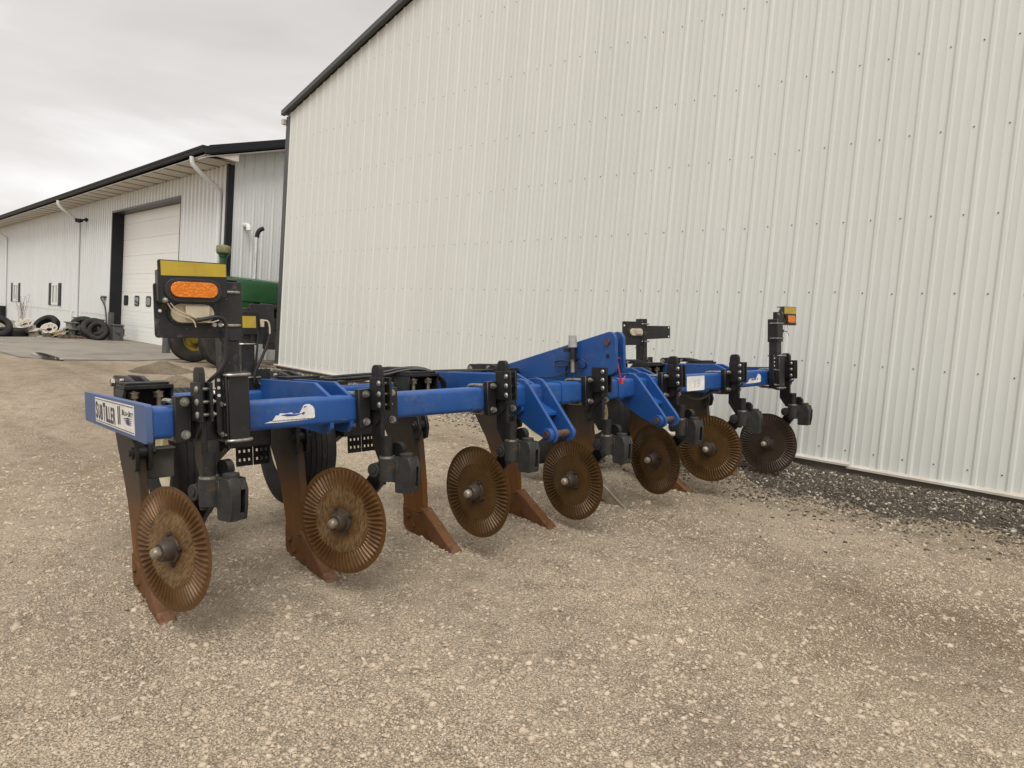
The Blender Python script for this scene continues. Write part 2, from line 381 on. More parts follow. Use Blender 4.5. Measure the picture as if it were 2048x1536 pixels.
def grid_obj(name, xs, ys, hf, mat):
    nx, ny = len(xs), len(ys)
    vs = [(x, y, hf(x, y)) for y in ys for x in xs]
    fs = [(j*nx+i, j*nx+i+1, (j+1)*nx+i+1, (j+1)*nx+i) for j in range(ny-1) for i in range(nx-1)]
    me = bpy.data.meshes.new(name); me.from_pydata(vs, [], fs); me.materials.append(mat)
    me.polygons.foreach_set('use_smooth', [True]*len(fs))
    o = bpy.data.objects.new(name, me); col.objects.link(o); return o
def hn(x, y):
    h = zg(x, y)
    if -40 < x < 10 and -14 < y < .4:
        h += .016*noise.noise((x*.9, y*.9, 0)) + .010*noise.noise((x*3.1, y*3.1, 5)) + .006*noise.noise((x*9, y*9, 9))
    return h
ar = lambda a, b, s: list(np.arange(a, b, s))
xs = [-600,-250,-120,-70]+ar(-50,-16,1.0)+ar(-16,-7,.25)+ar(-7,4,.07)+ar(4,10,.5)+[10,20,50,120,250,600]
ys = [-600,-250,-120,-60,-30,-18]+ar(-13,-8,.4)+ar(-8,.36,.07)+[.36,1,3,8,20,60,120,250,600]
tag(grid_obj('gravel_ground', xs, ys, hn, M['gravel']), kind='structure')

# crushed stones lying on the yard: one countless mass
base_ico = []
ph = (1+5**.5)/2
ICO = np.array([(-1,ph,0),(1,ph,0),(-1,-ph,0),(1,-ph,0),(0,-1,ph),(0,1,ph),(0,-1,-ph),(0,1,-ph),(ph,0,-1),(ph,0,1),(-ph,0,-1),(-ph,0,1)], float)
ICO /= np.linalg.norm(ICO[0])
ICF = np.array([(0,11,5),(0,5,1),(0,1,7),(0,7,10),(0,10,11),(1,5,9),(5,11,4),(11,10,2),(10,7,6),(7,1,8),(3,9,4),(3,4,2),(3,2,6),(3,6,8),(3,8,9),(4,9,5),(2,4,11),(6,2,10),(8,6,7),(9,8,1)])
def stones(name, pos, size, tint, mat, sink=.25, flat=(.45,.8)):
    n = len(pos)
    jit = ICO[None]*(1+rng.normal(0, .26, (n, 12, 1)))
    sx = rng.uniform(.75, 1.3, (n, 1)); sy = rng.uniform(.6, 1.0, (n, 1)); sz = rng.uniform(*flat, (n, 1))
    P = jit*np.stack([sx, sy, sz], 2)
    tx, ty = rng.normal(0, .3, (2, n, 1)); a = rng.uniform(0, 2*PI, (n, 1))
    x, y, z = P[..., 0], P[..., 1], P[..., 2]
    y, z = y*np.cos(tx)-z*np.sin(tx), y*np.sin(tx)+z*np.cos(tx)
    x, z = x*np.cos(ty)-z*np.sin(ty), x*np.sin(ty)+z*np.cos(ty)
    x, y = x*np.cos(a)-y*np.sin(a), x*np.sin(a)+y*np.cos(a)
    P = np.stack([x, y, z], 2)*size[:, None, None]
    P += pos[:, None, :]; P[..., 2] += (size*(flat[0]*.6-sink))[:, None]
    vs = P.reshape(-1, 3).astype(np.float32)
    fs = (ICF[None]+(np.arange(n)*12)[:, None, None]).reshape(-1).astype(np.int32)
    me = bpy.data.meshes.new(name)
    me.vertices.add(len(vs)); me.vertices.foreach_set('co', vs.ravel())
    nf = len(fs)//3
    me.loops.add(len(fs)); me.loops.foreach_set('vertex_index', fs)
    me.polygons.add(nf); me.polygons.foreach_set('loop_start', np.arange(0, len(fs), 3, dtype=np.int32)); me.polygons.foreach_set('loop_total', np.full(nf, 3, dtype=np.int32))
    me.update(); me.validate()
    at = me.attributes.new('tint', 'FLOAT', 'POINT'); at.data.foreach_set('value', np.repeat(tint, 12).astype(np.float32))
    me.materials.append(mat)
    o = bpy.data.objects.new(name, me); col.objects.link(o); return o
def stonemat(name, stops):
    t = NT(name); a = t.n.new('ShaderNodeAttribute'); a.attribute_name = 'tint'
    c = t.ramp(a.outputs['Fac'], stops)
    c = t.mix(.6, c, t.ramp(t.noise(260, 3, .6), [(.25, (.6,.6,.6)), (.75, (1.3,1.3,1.3))]), 'MULTIPLY')
    t.base(c); return t.set(.9, 0, .25)
M['stone'] = stonemat('pale_crushed_stone', [(0, (.25,.20,.145)), (.2, (.39,.315,.23)), (.55, (.47,.385,.285)), (.85, (.53,.445,.34)), (.97, (.57,.495,.39)), (1, (.42,.29,.19))])
M['stoned'] = stonemat('mixed_dark_stone', [(0, (.055,.046,.037)), (.45, (.125,.105,.08)), (.6, (.21,.178,.135)), (.8, (.36,.315,.25)), (1, (.56,.515,.43))])
def hn_arr(X, Y): return np.array([hn(float(a), float(b)) for a, b in zip(X, Y)])
def inview(X, Y, margin=1.25):
    d = np.stack([X-CAM.x, Y-CAM.y, np.full_like(X, -1.2)], 1)
    xr = d @ np.array(R_right); zf = d @ np.array(R_fwd); yu = d @ np.array(R_up)
    return (zf > .6) & (np.abs(xr/np.maximum(zf, .01)) < .75*margin) & (yu/np.maximum(zf, .01) > -.5618*1.2)
def scatter(n, rmax, smin, smax, power):
    r = 1.0 + (rmax-1.0)*rng.random(n)**power; a = rng.uniform(0, 2*PI, n)
    X = CAM.x + r*np.cos(a); Y = CAM.y + r*np.sin(a)
    k = inview(X, Y) & (Y < -.02)
    X, Y = X[k], Y[k]
    s = smin*(smax/smin)**(rng.random(len(X))**2.6)
    return X, Y, s
def strip_edge(X):   # y of the front edge of the dark bank along the wall
    return np.where(X > -2.5, -1.02+.10*np.sin(X*2.3)+.06*np.sin(X*7), np.interp(X, [-11.5, -6, -2.5], [-.5, -.62, -1.0])+.07*np.sin(X*5))
Xs, Ys, Ss = [], [], []
for n_, rm, a_, b_, p_ in ((430000, 5.0, .0028, .0070, .75), (300000, 10, .0042, .011, .9)):
    X, Y, s = scatter(n_, rm, a_, b_, p_); Xs.append(X); Ys.append(Y); Ss.append(s)
X, Y, S = map(np.concatenate, (Xs, Ys, Ss))
keep = (Y < strip_edge(X) + rng.normal(.0, .12, len(X))) & ~((X < -13.0) & (Y > -3.4))
clump = np.array([noise.noise((x*.8, y*.8, 3)) + .5*noise.noise((x*2.6, y*2.6, 8)) for x, y in zip(X, Y)])
keep &= rng.random(len(X)) < np.clip(.55+1.0*clump, .10, 1)
X, Y, S = X[keep], Y[keep], S[keep]
print('yard stones', len(X))
tint = np.clip(rng.beta(1.7, 1.7, len(X)), 0, 1)
tag(stones('crushed_stone', np.stack([X, Y, hn_arr(X, Y)], 1), S, tint, M['stone'], sink=.22, flat=(.35,.7)), 'loose pale crushed limestone scattered over the yard', 'crushed stone', kind='stuff')
# flatter stones pressed into the surface
X, Y, S = scatter(170000, 7.0, .0055, .019, .72)
X2, Y2, S2 = scatter(1500, 6.0, .014, .032, .8)      # a few larger pieces
X, Y, S = np.concatenate((X, X2)), np.concatenate((Y, Y2)), np.concatenate((S, S2))
keep = (Y < strip_edge(X) + rng.normal(.0, .12, len(X)))
clump = np.array([noise.noise((x*.9+7, y*.9, 3)) + .5*noise.noise((x*3, y*3, 8)) for x, y in zip(X, Y)])
keep &= rng.random(len(X)) < np.clip(.55+.9*clump, .12, 1)
X, Y, S = X[keep], Y[keep], S[keep]
tag(stones('embedded_stone', np.stack([X, Y, hn_arr(X, Y)], 1), S, np.clip(rng.beta(2.6, 2.4, len(X)), 0, 1), M['stone'], sink=.27, flat=(.30,.55)), 'pale flat limestone pieces pressed into the yard surface', 'crushed stone', kind='stuff')
# the dark bank of gravel along the shed
xb = ar(-12.2, 6.5, .06); yb = np.linspace(-1.45, .12, 34)
def bank_h(x, y):
    e_ = float(strip_edge(np.array([x]))[0]) + .09*noise.noise((x*5, y*5, 4)); t_ = min(max((y-e_+.10)/.45, 0), 1)
    return hn(x, y) - .03 + .050*t_ + .012*noise.noise((x*6, y*6, 2))*t_
tag(grid_obj('gravel_bank', xb, yb, bank_h, M['darkgravel']), kind='structure')
nb = 150000
X = rng.uniform(-11.6, 3.5, nb); Y = rng.uniform(-2.4, -.03, nb); e_ = strip_edge(X)
k = (Y > e_ + .10 - rng.exponential(.19, nb)) & inview(X, Y); X, Y = X[k], Y[k]
far_ = np.clip((X+12)/12, 0, 1)
S = (.0036*(.017/.0036)**(rng.random(len(X))**2.3))*(1.15-.15*far_)
tint = np.clip(np.where(rng.random(len(X)) < .70, rng.uniform(0, .55, len(X)), rng.uniform(.55, 1, len(X))) + np.where(X < -5, .22, 0), 0, 1)
zb = np.array([max(bank_h(float(a), float(b)) if b > -1.44 else -9, hn(float(a), float(b))) for a, b in zip(X, Y)])
tag(stones('bank_stone', np.stack([X, Y, zb], 1), S, tint, M['stoned'], sink=.1), 'dark and white loose stones banked along the foot of the cream shed', 'bank stones', kind='stuff')

# concrete apron in front of the big door
b = MB(); b.prism([(-46,.3),(-14.4,.3),(-13.9,-.4),(-13.6,-1.9),(-13.9,-3.0),(-14.6,-3.55),(-17,-3.7),(-46,-4.2)], 2, 0, .5)
ap = b.build('concrete_apron', M['concrete'])
for v in ap.data.vertices: v.co.z = (zg(v.co.x, v.co.y) + .025) if v.co.z > .25 else zg(v.co.x, v.co.y)-.15
tag(ap, kind='structure')
b = MB(); pts = [(-14.75+.85*math.cos(a)*(1+.25*math.sin(3*a)), -3.15+.20*math.sin(a)*(1+.3*math.cos(2*a))) for a in np.linspace(0, 2*PI, 28)[:-1]]
zpud = max(zg(x, y) for x, y in pts)+.028
b.prism(pts, 2, zpud-.03, zpud); tag(b.build('puddle', M['water']), kind='structure')
def heap(x, y, rx, ry, h, label):
    n = 26; vs = []; fs = []
    for j in range(9):
        r = j/8
        for i in range(n):
            a = 2*PI*i/n; rr = r*(1+.25*noise.noise((math.cos(a)*1.5+x, math.sin(a)*1.5+y, 1)))
            px, py = rx*rr*math.cos(a), ry*rr*math.sin(a)
            vs.append((px, py, hn(x+px, y+py)-.02+ (h*(1-r)**1.3*(1+.5*noise.noise((px*4+x, py*4, 3))))))
    for j in range(8):
        for i in range(n): fs.append((j*n+i, j*n+(i+1) % n, (j+1)*n+(i+1) % n, (j+1)*n+i))
    b = MB(); b.add(vs, fs); o = b.build('gravel_heap', M['heap'], loc=(x, y, 0), ang=180)
    tag(o, label, 'gravel heap', 'low heaps of gravel in the yard')
heap(-11.7, -2.0, .8, .6, .20, 'low gravel heap beyond the ripper, nearer the green tractor')
heap(-9.9, -2.35, .8, .5, .17, 'low gravel heap behind the hitch-bar lamps, nearer the viewer')

# ------------------------------------------------------------------ ribbed steel walls
def rib_wall(b, P, x0, x1, z0, ztop, pitch, phase, screws=None, rib=.0125, prof=None):
    """P(s, out, z) -> world point. s runs along the wall, out is outwards"""
    k0 = math.floor((x0-phase)/pitch)-1; k1 = math.ceil((x1-phase)/pitch)+1
    pr = [(-.027, 0), (-.011, rib), (.011, rib), (.024, 0), (.068, 0), (.075, .0026), (.082, 0), (.143, 0), (.150, .0026), (.157, 0)]
    if prof: pr = prof
    pts = []
    for k in range(k0, k1+1):
        for d, o in (pr if prof or k % 4 else pr[:4]+[(.0262, .0022), (.0285, .0022), (.0287, 0)]+pr[4:]):
            s = phase + k*pitch + d*pitch/.2286
            if x0 < s < x1: pts.append((s, o))
    pts = [(x0, 0)]+pts+[(x1, 0)]
    b.m = 0
    zs = lambda s: z0(s) if callable(z0) else z0
    vs = []
    for s, o in pts: vs += [P(s, o, zs(s)), P(s, o, ztop(s))]
    b.add(vs, [(2*i, 2*i+1, 2*i+3, 2*i+2) for i in range(len(pts)-1)])
    if screws:
        b.m = 1
        for k in range(k0, k1+1):
            s = screws[0] + k*pitch
            if not x0+.02 < s < x1-.02: continue
            for z in screws[1]:
                if zs(s)+.02 < z < ztop(s)-.03:
                    js, jz = random.gauss(0, .0022), random.gauss(0, .003)
                    vs = []
                    for R_, o in ((.0064, .0005), (.0064, .0025), (.0042, .003), (.0042, .006)):
                        vs += [P(s+js+R_*math.cos(i*PI/3), o, z+jz+R_*math.sin(i*PI/3)) for i in range(6)]
                    fs = [(j*6+i, j*6+(i+1) % 6, (j+1)*6+(i+1) % 6, (j+1)*6+i) for j in range(3) for i in range(6)]+[[18,19,20,21,22,23]]
                    b.add(vs, fs)
    b.m = 0

# --- the cream shed on the right
ROWS = [.551, 1.310, 1.936, 2.561, 3.241, 3.909, 4.70, 5.64, 6.3, 6.95, 7.6]
SX0, SX1, RIDGE = -11.48, 6.6, -2.4
def s_top(x): return 5.19 + .29*(x+11.53) if x < RIDGE else 5.19 + .29*(RIDGE+11.53) - .29*(x-RIDGE)
shed = empty('machine_shed', (-2.4, 6, .3))
tag(shed, 'large cream ribbed-steel shed with dark grey roof edge filling the right of the picture', 'shed')
def inv(o, p): # keep world coordinates while parented to an unrotated empty
    o.parent = p; o.location = o.location - p.location; return o
b = MB(); rib_wall(b, lambda s, o, z: (s, -o, z), SX0, SX1, .430, s_top, .2286, .055, (0.0, ROWS))
inv(b.build('gable_wall', [M['wall'], M['screw']], ang=25), shed)
b = MB(); rib_wall(b, lambda s, o, z: (SX0-o, s, z), .02, 14, .445, lambda s: 5.19, .2286, .1)
rib_wall(b, lambda s, o, z: (SX1+o, s, z), .02, 14, .445, lambda s: s_top(SX1), .2286, .1)
rib_wall(b, lambda s, o, z: (s, 14.02+o, z), SX0, SX1, .445, s_top, .2286, .055)
inv(b.build('side_wall', M['wall'], ang=25), shed)
b = MB()
for xa, xb_ in ((SX0-.12, RIDGE), (RIDGE, SX1+.12)):
    za, zb_ = s_top(xa)+.05, s_top(xb_)+.05
    b.prism([(xa, za), (xb_, zb_), (xb_, zb_+.035), (xa, za+.035)], 1, -.085, 14.1)
inv(b.build('roof', M['trimg']), shed)
b = MB()   # rake trim along the gable
for xa, xb_ in ((SX0-.10, RIDGE), (RIDGE, SX1+.10)):
    for y0, y1, d0, d1 in ((-.11, -.086, .012, .098), (-.086, -.03, .012, .04)):
        b.prism([(xa, s_top(xa)+d0), (xb_, s_top(xb_)+d0), (xb_, s_top(xb_)+d1), (xa, s_top(xa)+d1)], 1, y0, y1)
inv(b.build('rake_trim', M['trimg']), shed)
b = MB(); b.box((SX0-.04, -.026, .45), (SX0+.085, -.002, 5.17)); b.box((SX0-.04, -.002, .45), (SX0-.022, .12, 5.17))
inv(b.build('corner_trim', M['trimg'], bevel=.004), shed)
b = MB()   # eave gutter end
b.prism([(SX0-.13, 5.03), (SX0-.045, 5.03), (SX0-.045, 5.12), (SX0-.145, 5.12)], 1, -.08, 14)
inv(b.build('gutter', M['trimw']), shed)
b = MB()   # base drip ledge, two lengths that overlap with a step
for xa, xb_, zo, yo in ((SX0-.03, -.86, 0, 0), (-.88, SX1, -.018, .006)):
    b.prism([(.002, .452+zo), (-.012+yo, .452+zo), (-.05+yo, .436+zo), (-.05+yo, .418+zo), (.002, .418+zo)], 0, xa, xb_)
inv(b.build('base_ledge', M['trimw'], ang=20), shed)
b = MB(); b.box((SX0, -.004, -.1), (SX1, .25, .419)); b.box((SX0, .25, -.1), (SX0+.25, 14, .44)); b.box((SX1-.25, .25, -.1), (SX1, 14, .44))
inv(b.build('foundation', M['foundation']), shed)

# --- the long white building on the left
LX0, LX1, LD = -72.0, -14.0, 16.0
DX0, DX1, DZ = -22.05, -16.72, 4.09
def l_eave(s): return 4.575
def l_gab(y): return 4.77 + .325*y if y < LD/2 else 4.77+.325*(LD-y)
lb = empty('long_building', (-40, 8, .35))
tag(lb, 'long low white ribbed-steel building with black trim and a big overhead door', 'building')
b = MB()
Pw = lambda s, o, z: (s, -o, z)
rib_wall(b, Pw, LX0, DX0-.06, .35, l_eave, .2286, .0, (.05, [1.6, 2.2, 2.8, 3.4, 4.0]), rib=.040, prof=[(-.062,0), (-.044,.042), (.040,.042), (.058,0)])
rib_wall(b, Pw, DX1+.05, LX1-.06, .35, l_eave, .2286, .0, (.05, [.9, 1.6, 2.2, 2.8, 3.4, 4.0]), rib=.040, prof=[(-.062,0), (-.044,.042), (.040,.042), (.058,0)])
rib_wall(b, Pw, DX0-.06, DX1+.05, DZ+.05, l_eave, .2286, .0, None, rib=.040, prof=[(-.062,0), (-.044,.042), (.040,.042), (.058,0)])
inv(b.build('front_wall', [M['wall2'], M['screw']], ang=25), lb)
b = MB(); rib_wall(b, lambda s, o, z: (LX1+o, s, z), .0, LD, .35, l_gab, .2286, .1, (.05, [.9, 1.6, 2.2, 2.8, 3.4, 4.0, 4.6]), rib=.024)
rib_wall(b, lambda s, o, z: (LX0-o, s, z), .0, LD, .35, l_gab, .2286, .1)
rib_wall(b, lambda s, o, z: (s, LD+o, z), LX0, LX1, .35, l_eave, .2286, .1)
inv(b.build('gable_wall', [M['wall2'], M['screw']], ang=25), lb)
b = MB()   # roof skin with standing ribs
for s_ in (0, 1):
    for i in range(int((LX1+.42-LX0)/.2286)+1):
        x = LX1+.40 - i*.2286
        if s_ == 0: b.prism([(-.62, l_gab(-.62)+.19), (LD/2, l_gab(LD/2)+.19), (LD/2, l_gab(LD/2)+.212), (-.62, l_gab(-.62)+.212)], 0, x-.02, x+.02)
ya, yb_ = -.66, LD/2
for yy in ((ya, yb_), (LD+.66, LD/2)):
    b.prism([(yy[0], l_gab(-.66)+.12), (yy[1], l_gab(LD/2)+.12), (yy[1], l_gab(LD/2)+.188), (yy[0], l_gab(-.66)+.188)], 0, LX0-.4, LX1+.42)
inv(b.build('roof', M['trimk']), lb)
b = MB()   # black gutter with a moulded face
g0 = 4.60
b.prism([(-.66, g0+.160), (-.66, g0+.045), (-.69, g0+.045), (-.715, g0+.07), (-.72, g0+.10), (-.74, g0+.12), (-.75, g0+.160)], 0, LX0-.4, LX1+.38)
inv(b.build('gutter', M['trimk']), lb)
b = MB()   # rake fascia on the gable
for yy in ((-.72, LD/2), (LD+.72, LD/2)):
    za = l_gab(-.72)
    b.prism([(yy[0], za+.02), (yy[1], l_gab(LD/2)+.02), (yy[1], l_gab(LD/2)+.195), (yy[0], za+.195)], 0, LX1+.421, LX1+.45)
    b.prism([(yy[0], za+.05), (yy[1], l_gab(LD/2)+.05), (yy[1], l_gab(LD/2)+.09), (yy[0], za+.09)], 0, LX1+.45, LX1+.465)
inv(b.build('rake_fascia', M['trimk']), lb)
b = MB()   # soffit boards under eave and rake
b.box((LX0-.3, -.655, g0-.015), (LX1+.40, -.001, g0+.0)); b.prism([(-.655, g0), (.0, g0), (.0, l_gab(0)-.032), (-.655, l_gab(-.655)-.032)], 0, LX1+.38, LX1+.40)
x = LX1+.2
while x > LX0:
    b.m = 1; b.box((x-.05, -.655, g0-.022), (x+.05, -.001, g0-.0151)); x -= .76
inv(b.build('eave_soffit', [M['soffit'], M['soffitj']]), lb)
b = MB(); b.prism([(-.7, l_gab(-.7)-.03), (LD/2, l_gab(LD/2)-.03), (LD/2, l_gab(LD/2)-.01), (-.7, l_gab(-.7)-.01)], 0, LX1+.02, LX1+.42)
inv(b.build('rake_soffit', M['trimw']), lb)
b = MB(); b.box((LX1-.06, -.052, .36), (LX1+.034, -.0435, 4.57)); b.box((LX1+.026, -.0434, .36), (LX1+.034, .085, 4.572))
inv(b.build('corner_trim', M['trimk']), lb)
b = MB(); b.box((LX0, -.032, 1.03), (DX0-.16, -.0235, 1.065)); b.box((DX1+.2, -.032, 1.03), (LX1-.17, -.0235, 1.065))
b.box((LX0, -.03, .33), (DX0-.16, .1, .35)); 
inv(b.build('wainscot_ledge', M['trimw']), lb)
# overhead door, recessed between black jambs
b = MB(); b.box((DX0-.05, -.034, .3), (DX0, .30, DZ)); b.box((DX0-.14, -.034, .3), (DX0-.0501, -.0245, DZ)); inv(b.build('door_jamb', M['trimk']), lb)
b = MB(); b.box((DX1, -.034, .3), (DX1+.05, .30, DZ)); inv(b.build('door_jamb', M['trimk']), lb)
b = MB(); b.box((DX0-.14, -.034, DZ+.004), (DX1+.05, .30, DZ+.06))
inv(b.build('door_header', M['trimg']), lb)
dr = None
zs_ = [.33, .80, 1.22, 1.78, 2.31, 2.84, 3.32, 3.78, 4.09]
b = MB()
for za, zb_ in zip(zs_, zs_[1:]): b.box((DX0+.001, .285, za+.006), (DX1-.001, .33, zb_-.006)); 
b.box((DX0+.001, .30, .33), (DX1-.001, .325, 4.09))
for za, zb_ in zip(zs_, zs_[1:]):
    for q in (.25, .5, .75): b.box((DX0+.002, .282, za+(zb_-za)*q-.006), (DX1-.002, .2849, za+(zb_-za)*q+.006))
dr = inv(b.build('overhead_door', M['door']), lb)
for i in range(5):
    xc = DX0+.42+i*.97
    b = MB(); b.m = 0; b.prism(rounded(xc-.20, 1.38, xc+.20, 1.68, .07), 1, .274, .281)
    b.m = 1; b.prism(rounded(xc-.155, 1.425, xc+.155, 1.635, .05), 1, .270, .2735)
    o = b.build('door_window', [M['trimk'], M['glass']]); o.parent = dr
b = MB(); b.box((DX0+.12, .268, .47), (DX0+.36, .281, .66)); o = b.build('door_vent', M['trimk']); o.parent = dr
# windows with black shutters
for xa, xb_ in ((-29.55, -27.75), (-36.4, -34.5), (-45, -43.1)):
    b = MB(); za, zb_ = 1.25, 1.96; x0, x1 = xa+.42, xb_-.42
    for q in ((x0, za-.04, x1, za+.05), (x0, zb_-.05, x1, zb_+.03), (x0, za+.05, x0+.07, zb_-.05), (x1-.07, za+.05, x1, zb_-.05), ((x0+x1)/2-.03, za+.05, (x0+x1)/2+.03, zb_-.05)):
        b.box((q[0], -.055, q[1]), (q[2], -.0235, q[3]))
    wi = inv(b.build('window', M['pvc']), lb)
    b = MB(); b.box(((x0+x1)/2+.03, -.036, za+.05), (x1-.07, -.0245, zb_-.05)); b.build('pane', M['glass'], wi)
    b = MB(); b.box((x0+.07, -.036, za+.05), ((x0+x1)/2-.03, -.0245, zb_-.05)); b.build('pane', M['trimk'], wi)['label'] = 'dark left pane'
    for q0, q1 in ((xa, x0-.02), (x1+.02, xb_)):
        b = MB(); b.box((q0, -.05, za-.06), (q1, -.0235, zb_+.05))
        for j in range(9): b.box((q0+.05, -.056, za+j*.078), (q1-.05, -.0501, za+.05+j*.078))
        b.build('shutter', M['trimk'], wi)
# downspouts
for xd in (-14.32, -25.5, -37.4, -49):
    b = MB(); b.tube([(xd, -.69, g0+.02), (xd, -.69, g0-.06), (xd, -.66, g0-.16), (xd, -.35, g0-.38), (xd, -.13, g0-.52), (xd, -.075, g0-.62), (xd, -.075, g0-.8), (xd, -.075, 2.2), (xd, -.075, .55), (xd, -.16, .42)], .05, 10, 1)
    inv(b.build('downspout', M['wall2']), lb)
# lamp and vents on the long building
b = MB(); b.cyl((-24.7, -.0, 4.05), (-24.7, -.10, 4.05), .06); b.cyl((-24.7, -.10, 4.05), (-24.72, -.24, 4.01), .03)
b.cyl((-24.66, -.2, 4.0), (-24.60, -.32, 3.97), .05, .065); b.cyl((-24.80, -.2, 4.02), (-24.86, -.34, 4.0), .05, .065)
inv(b.build('flood_light', M['trimk']), lb)
b = MB(); b.tube([(-14.0, .36, 3.33), (-13.86, .36, 3.33), (-13.78, .36, 3.30), (-13.76, .36, 3.2)], .05, 12, 1)
inv(b.build('vent_elbow', M['pvc']), lb)
b = MB(); b.tube([(-26.1, -.03, 1.05), (-26.1, -.09, 1.05), (-26.1, -.10, .8), (-26.1, -.05, .55)], .03, 8); inv(b.build('drain_pipe', M['pvc']), lb)
b = MB(); b.box((-22.75, -.10, 1.50), (-22.45, -.025, 1.62)); inv(b.build('tap_box', M['galv']), lb)

# ------------------------------------------------------------------ things along the long building
def tyre_prof(R, r, bw, n=7):
    # outer radius R, bead radius r, half width bw -> closed profile
    return [(r, -bw*.72), (r+(R-r)*.3, -bw*.98), (r+(R-r)*.62, -bw), (R-.03*R, -bw*.86), (R, -bw*.66), (R, bw*.66), (R-.03*R, bw*.86), (r+(R-r)*.62, bw), (r+(R-r)*.3, bw*.98), (r, bw*.72), (r+.015, bw*.6), (r+.015, -bw*.6)]
def loose_tyre(x, y, R, r, bw, d, zc, label, mat='oldrubber', group='old tyres and rims along the long building'):
    b = MB(); d = V3(d).normalized()
    b.lathe(tyre_prof(R, r, bw), (0,0,0), d, 36, True)
    # tread lugs
    X_, Y_, Z_ = b.frame(d)
    for i in range(40):
        a = 2*PI*i/40; c = X_*math.cos(a)+Y_*math.sin(a); t_ = -X_*math.sin(a)+Y_*math.cos(a)
        for s_ in (-1, 1):
            p = c*R + Z_*(s_*bw*.33); hw, ht, hh = bw*.26, R*.045, .012
            vs = [p + Z_*(sx*hw) + t_*(sy*ht) + c*(sz*hh) for sx in (-1,1) for sy in (-1,1) for sz in (-1,1)]
            b.add(vs, [(0,1,3,2),(4,6,7,5),(0,4,5,1),(2,3,7,6),(0,2,6,4),(1,5,7,3)])
    o = b.build('tyre', M[mat], loc=(x, y, zc)); tag(o, label, 'tyre', group); return o
loose_tyre(-20.72, -.66, .27, .165, .10, (.72, -.62, .22), zg(-20.7,-.6)+.28, 'round black tyre standing nearest the big door, its open hole facing the yard')
loose_tyre(-21.35, -.62, .33, .19, .12, (.75, -.2, .62), zg(-21.3,-.6)+.31, 'right one of the two worn tyres leaning by the green bin')
loose_tyre(-22.05, -.72, .345, .20, .12, (.72, -.32, .60), zg(-22,-.7)+.32, 'worn tyre leaning against the green bin, its inside showing')
loose_tyre(-22.75, -1.50, .37, .23, .12, (.45, -.70, .62), zg(-22.7,-1.5)+.29, 'big black tyre tilted back behind a white rim', 'rubber')
loose_tyre(-22.1, -2.75, .33, .19, .11, (.8, -.1, .5), zg(-22.1,-2.75)+.28, 'dark tyre leaning at the far left edge of the picture', 'rubber')
loose_tyre(-22.3, -2.35, .33, .19, .11, (.05, .05, 1), zg(-22.3,-2.3)+.13, 'dark tyre lying flat behind the leftmost rim', 'rubber')
def rim(x, y, R, wdt, d, zc, label, mat):
    b = MB(); b.lathe([(R, -wdt), (R-.02, -wdt*.96), (R-.05, -wdt*.8), (R-.09, -wdt*.55), (R-.09, wdt*.45), (R-.05, wdt*.8), (R-.02, wdt*.96), (R, wdt), (R-.02, wdt*.9), (R-.07, wdt*.7), (R-.11, wdt*.4), (R-.11, -wdt*.4), (R-.07, -wdt*.7), (R-.02, -wdt*.9)], (0,0,0), d, 30, True)
    b.lathe([(R-.10, -.012), (.10, .05), (.07, .05), (.07, .03), (.10, .03), (R-.10, -.03)], (0,0,0), d, 30, True)
    o = b.build('wheel_rim', M[mat], loc=(x, y, zc)); tag(o, label, 'wheel rim', 'old tyres and rims along the long building'); return o
rim(-22.45, -2.05, .23, .11, (.5, -.35, .75), zg(-22.4,-2)+.31, 'white steel rim tilted on top of another rim at the left of the pile', 'whitepaint')
rim(-22.15, -1.92, .22, .10, (.12, -.25, 1), zg(-22.1,-1.9)+.11, 'chipped white rim lying flat under the tilted one', 'whitepaint')
rim(-22.2, -1.52, .21, .10, (.62, -.3, .72), zg(-22.2,-1.5)+.20, 'rusty stained white rim leaning in front of the big tilted tyre', 'whitepaint')
rim(-21.85, -1.35, .25, .045, (-.10, -.42, .9), zg(-21.8,-1.35)+.17, 'thin cream ring rim tilted towards the yard beside the silver rims', 'cream')
for i in range(2):
    rim(-21.95, -1.05, .215, .10, (.04*i, .03, 1), zg(-22,-1)+.16+i*.205, ['silver rim at the bottom of the silver stack by the green bin', 'silver rim on top of the silver stack by the green bin'][i], 'galv')
b = MB(); b.box((-.5, -.35, 0), (.5, .35, .05)); 
for i in range(5): b.box((-.52, -.34+i*.145, .0505), (.52, -.26+i*.145, .07))
tag(b.build('pallet', M['wood'], loc=(-21.75, -1.1, zg(-21.7,-1.1)+.02)), 'old flat wooden pallet under the silver rims', 'pallet')
b = MB(); b.box((-23.6, -.60, .36), (-22.25, -.12, .86))
for i in range(12): b.box((-23.55+i*.11, -.62, .40), (-23.50+i*.11, -.601, .82))
b.box((-23.62, -.63, .861), (-22.23, -.10, .90))
tag(b.build('metal_bin', M['darkgreen']), 'dull green ribbed metal bin against the wall behind the leaning tyres', 'bin')
b = MB(); b.cyl((-20.95, -.30, .35), (-20.95, -.30, 1.13), .075, n=20); b.cyl((-20.95, -.30, 1.13), (-20.95, -.30, 1.145), .08, n=20)
pp = b.build('bollard', M['post']); tag(pp, 'dark pipe bollard standing by the wall among the leaning tyres, left of the big door', 'bollard', 'pipe bollards guarding the big door')
b = MB(); b.tube([(-22.35, -.05, 1.58), (-22.45, -.16, 1.59), (-22.3, -.22, 1.52), (-21.75, -.25, 1.36), (-21.45, -.28, 1.0), (-21.32, -.30, .6), (-21.30, -.32, .36)], .022, 8, 2)
tag(b.build('fill_hose', M['hose']), 'black hose bending down from the wall tap beside the big door', 'hose')
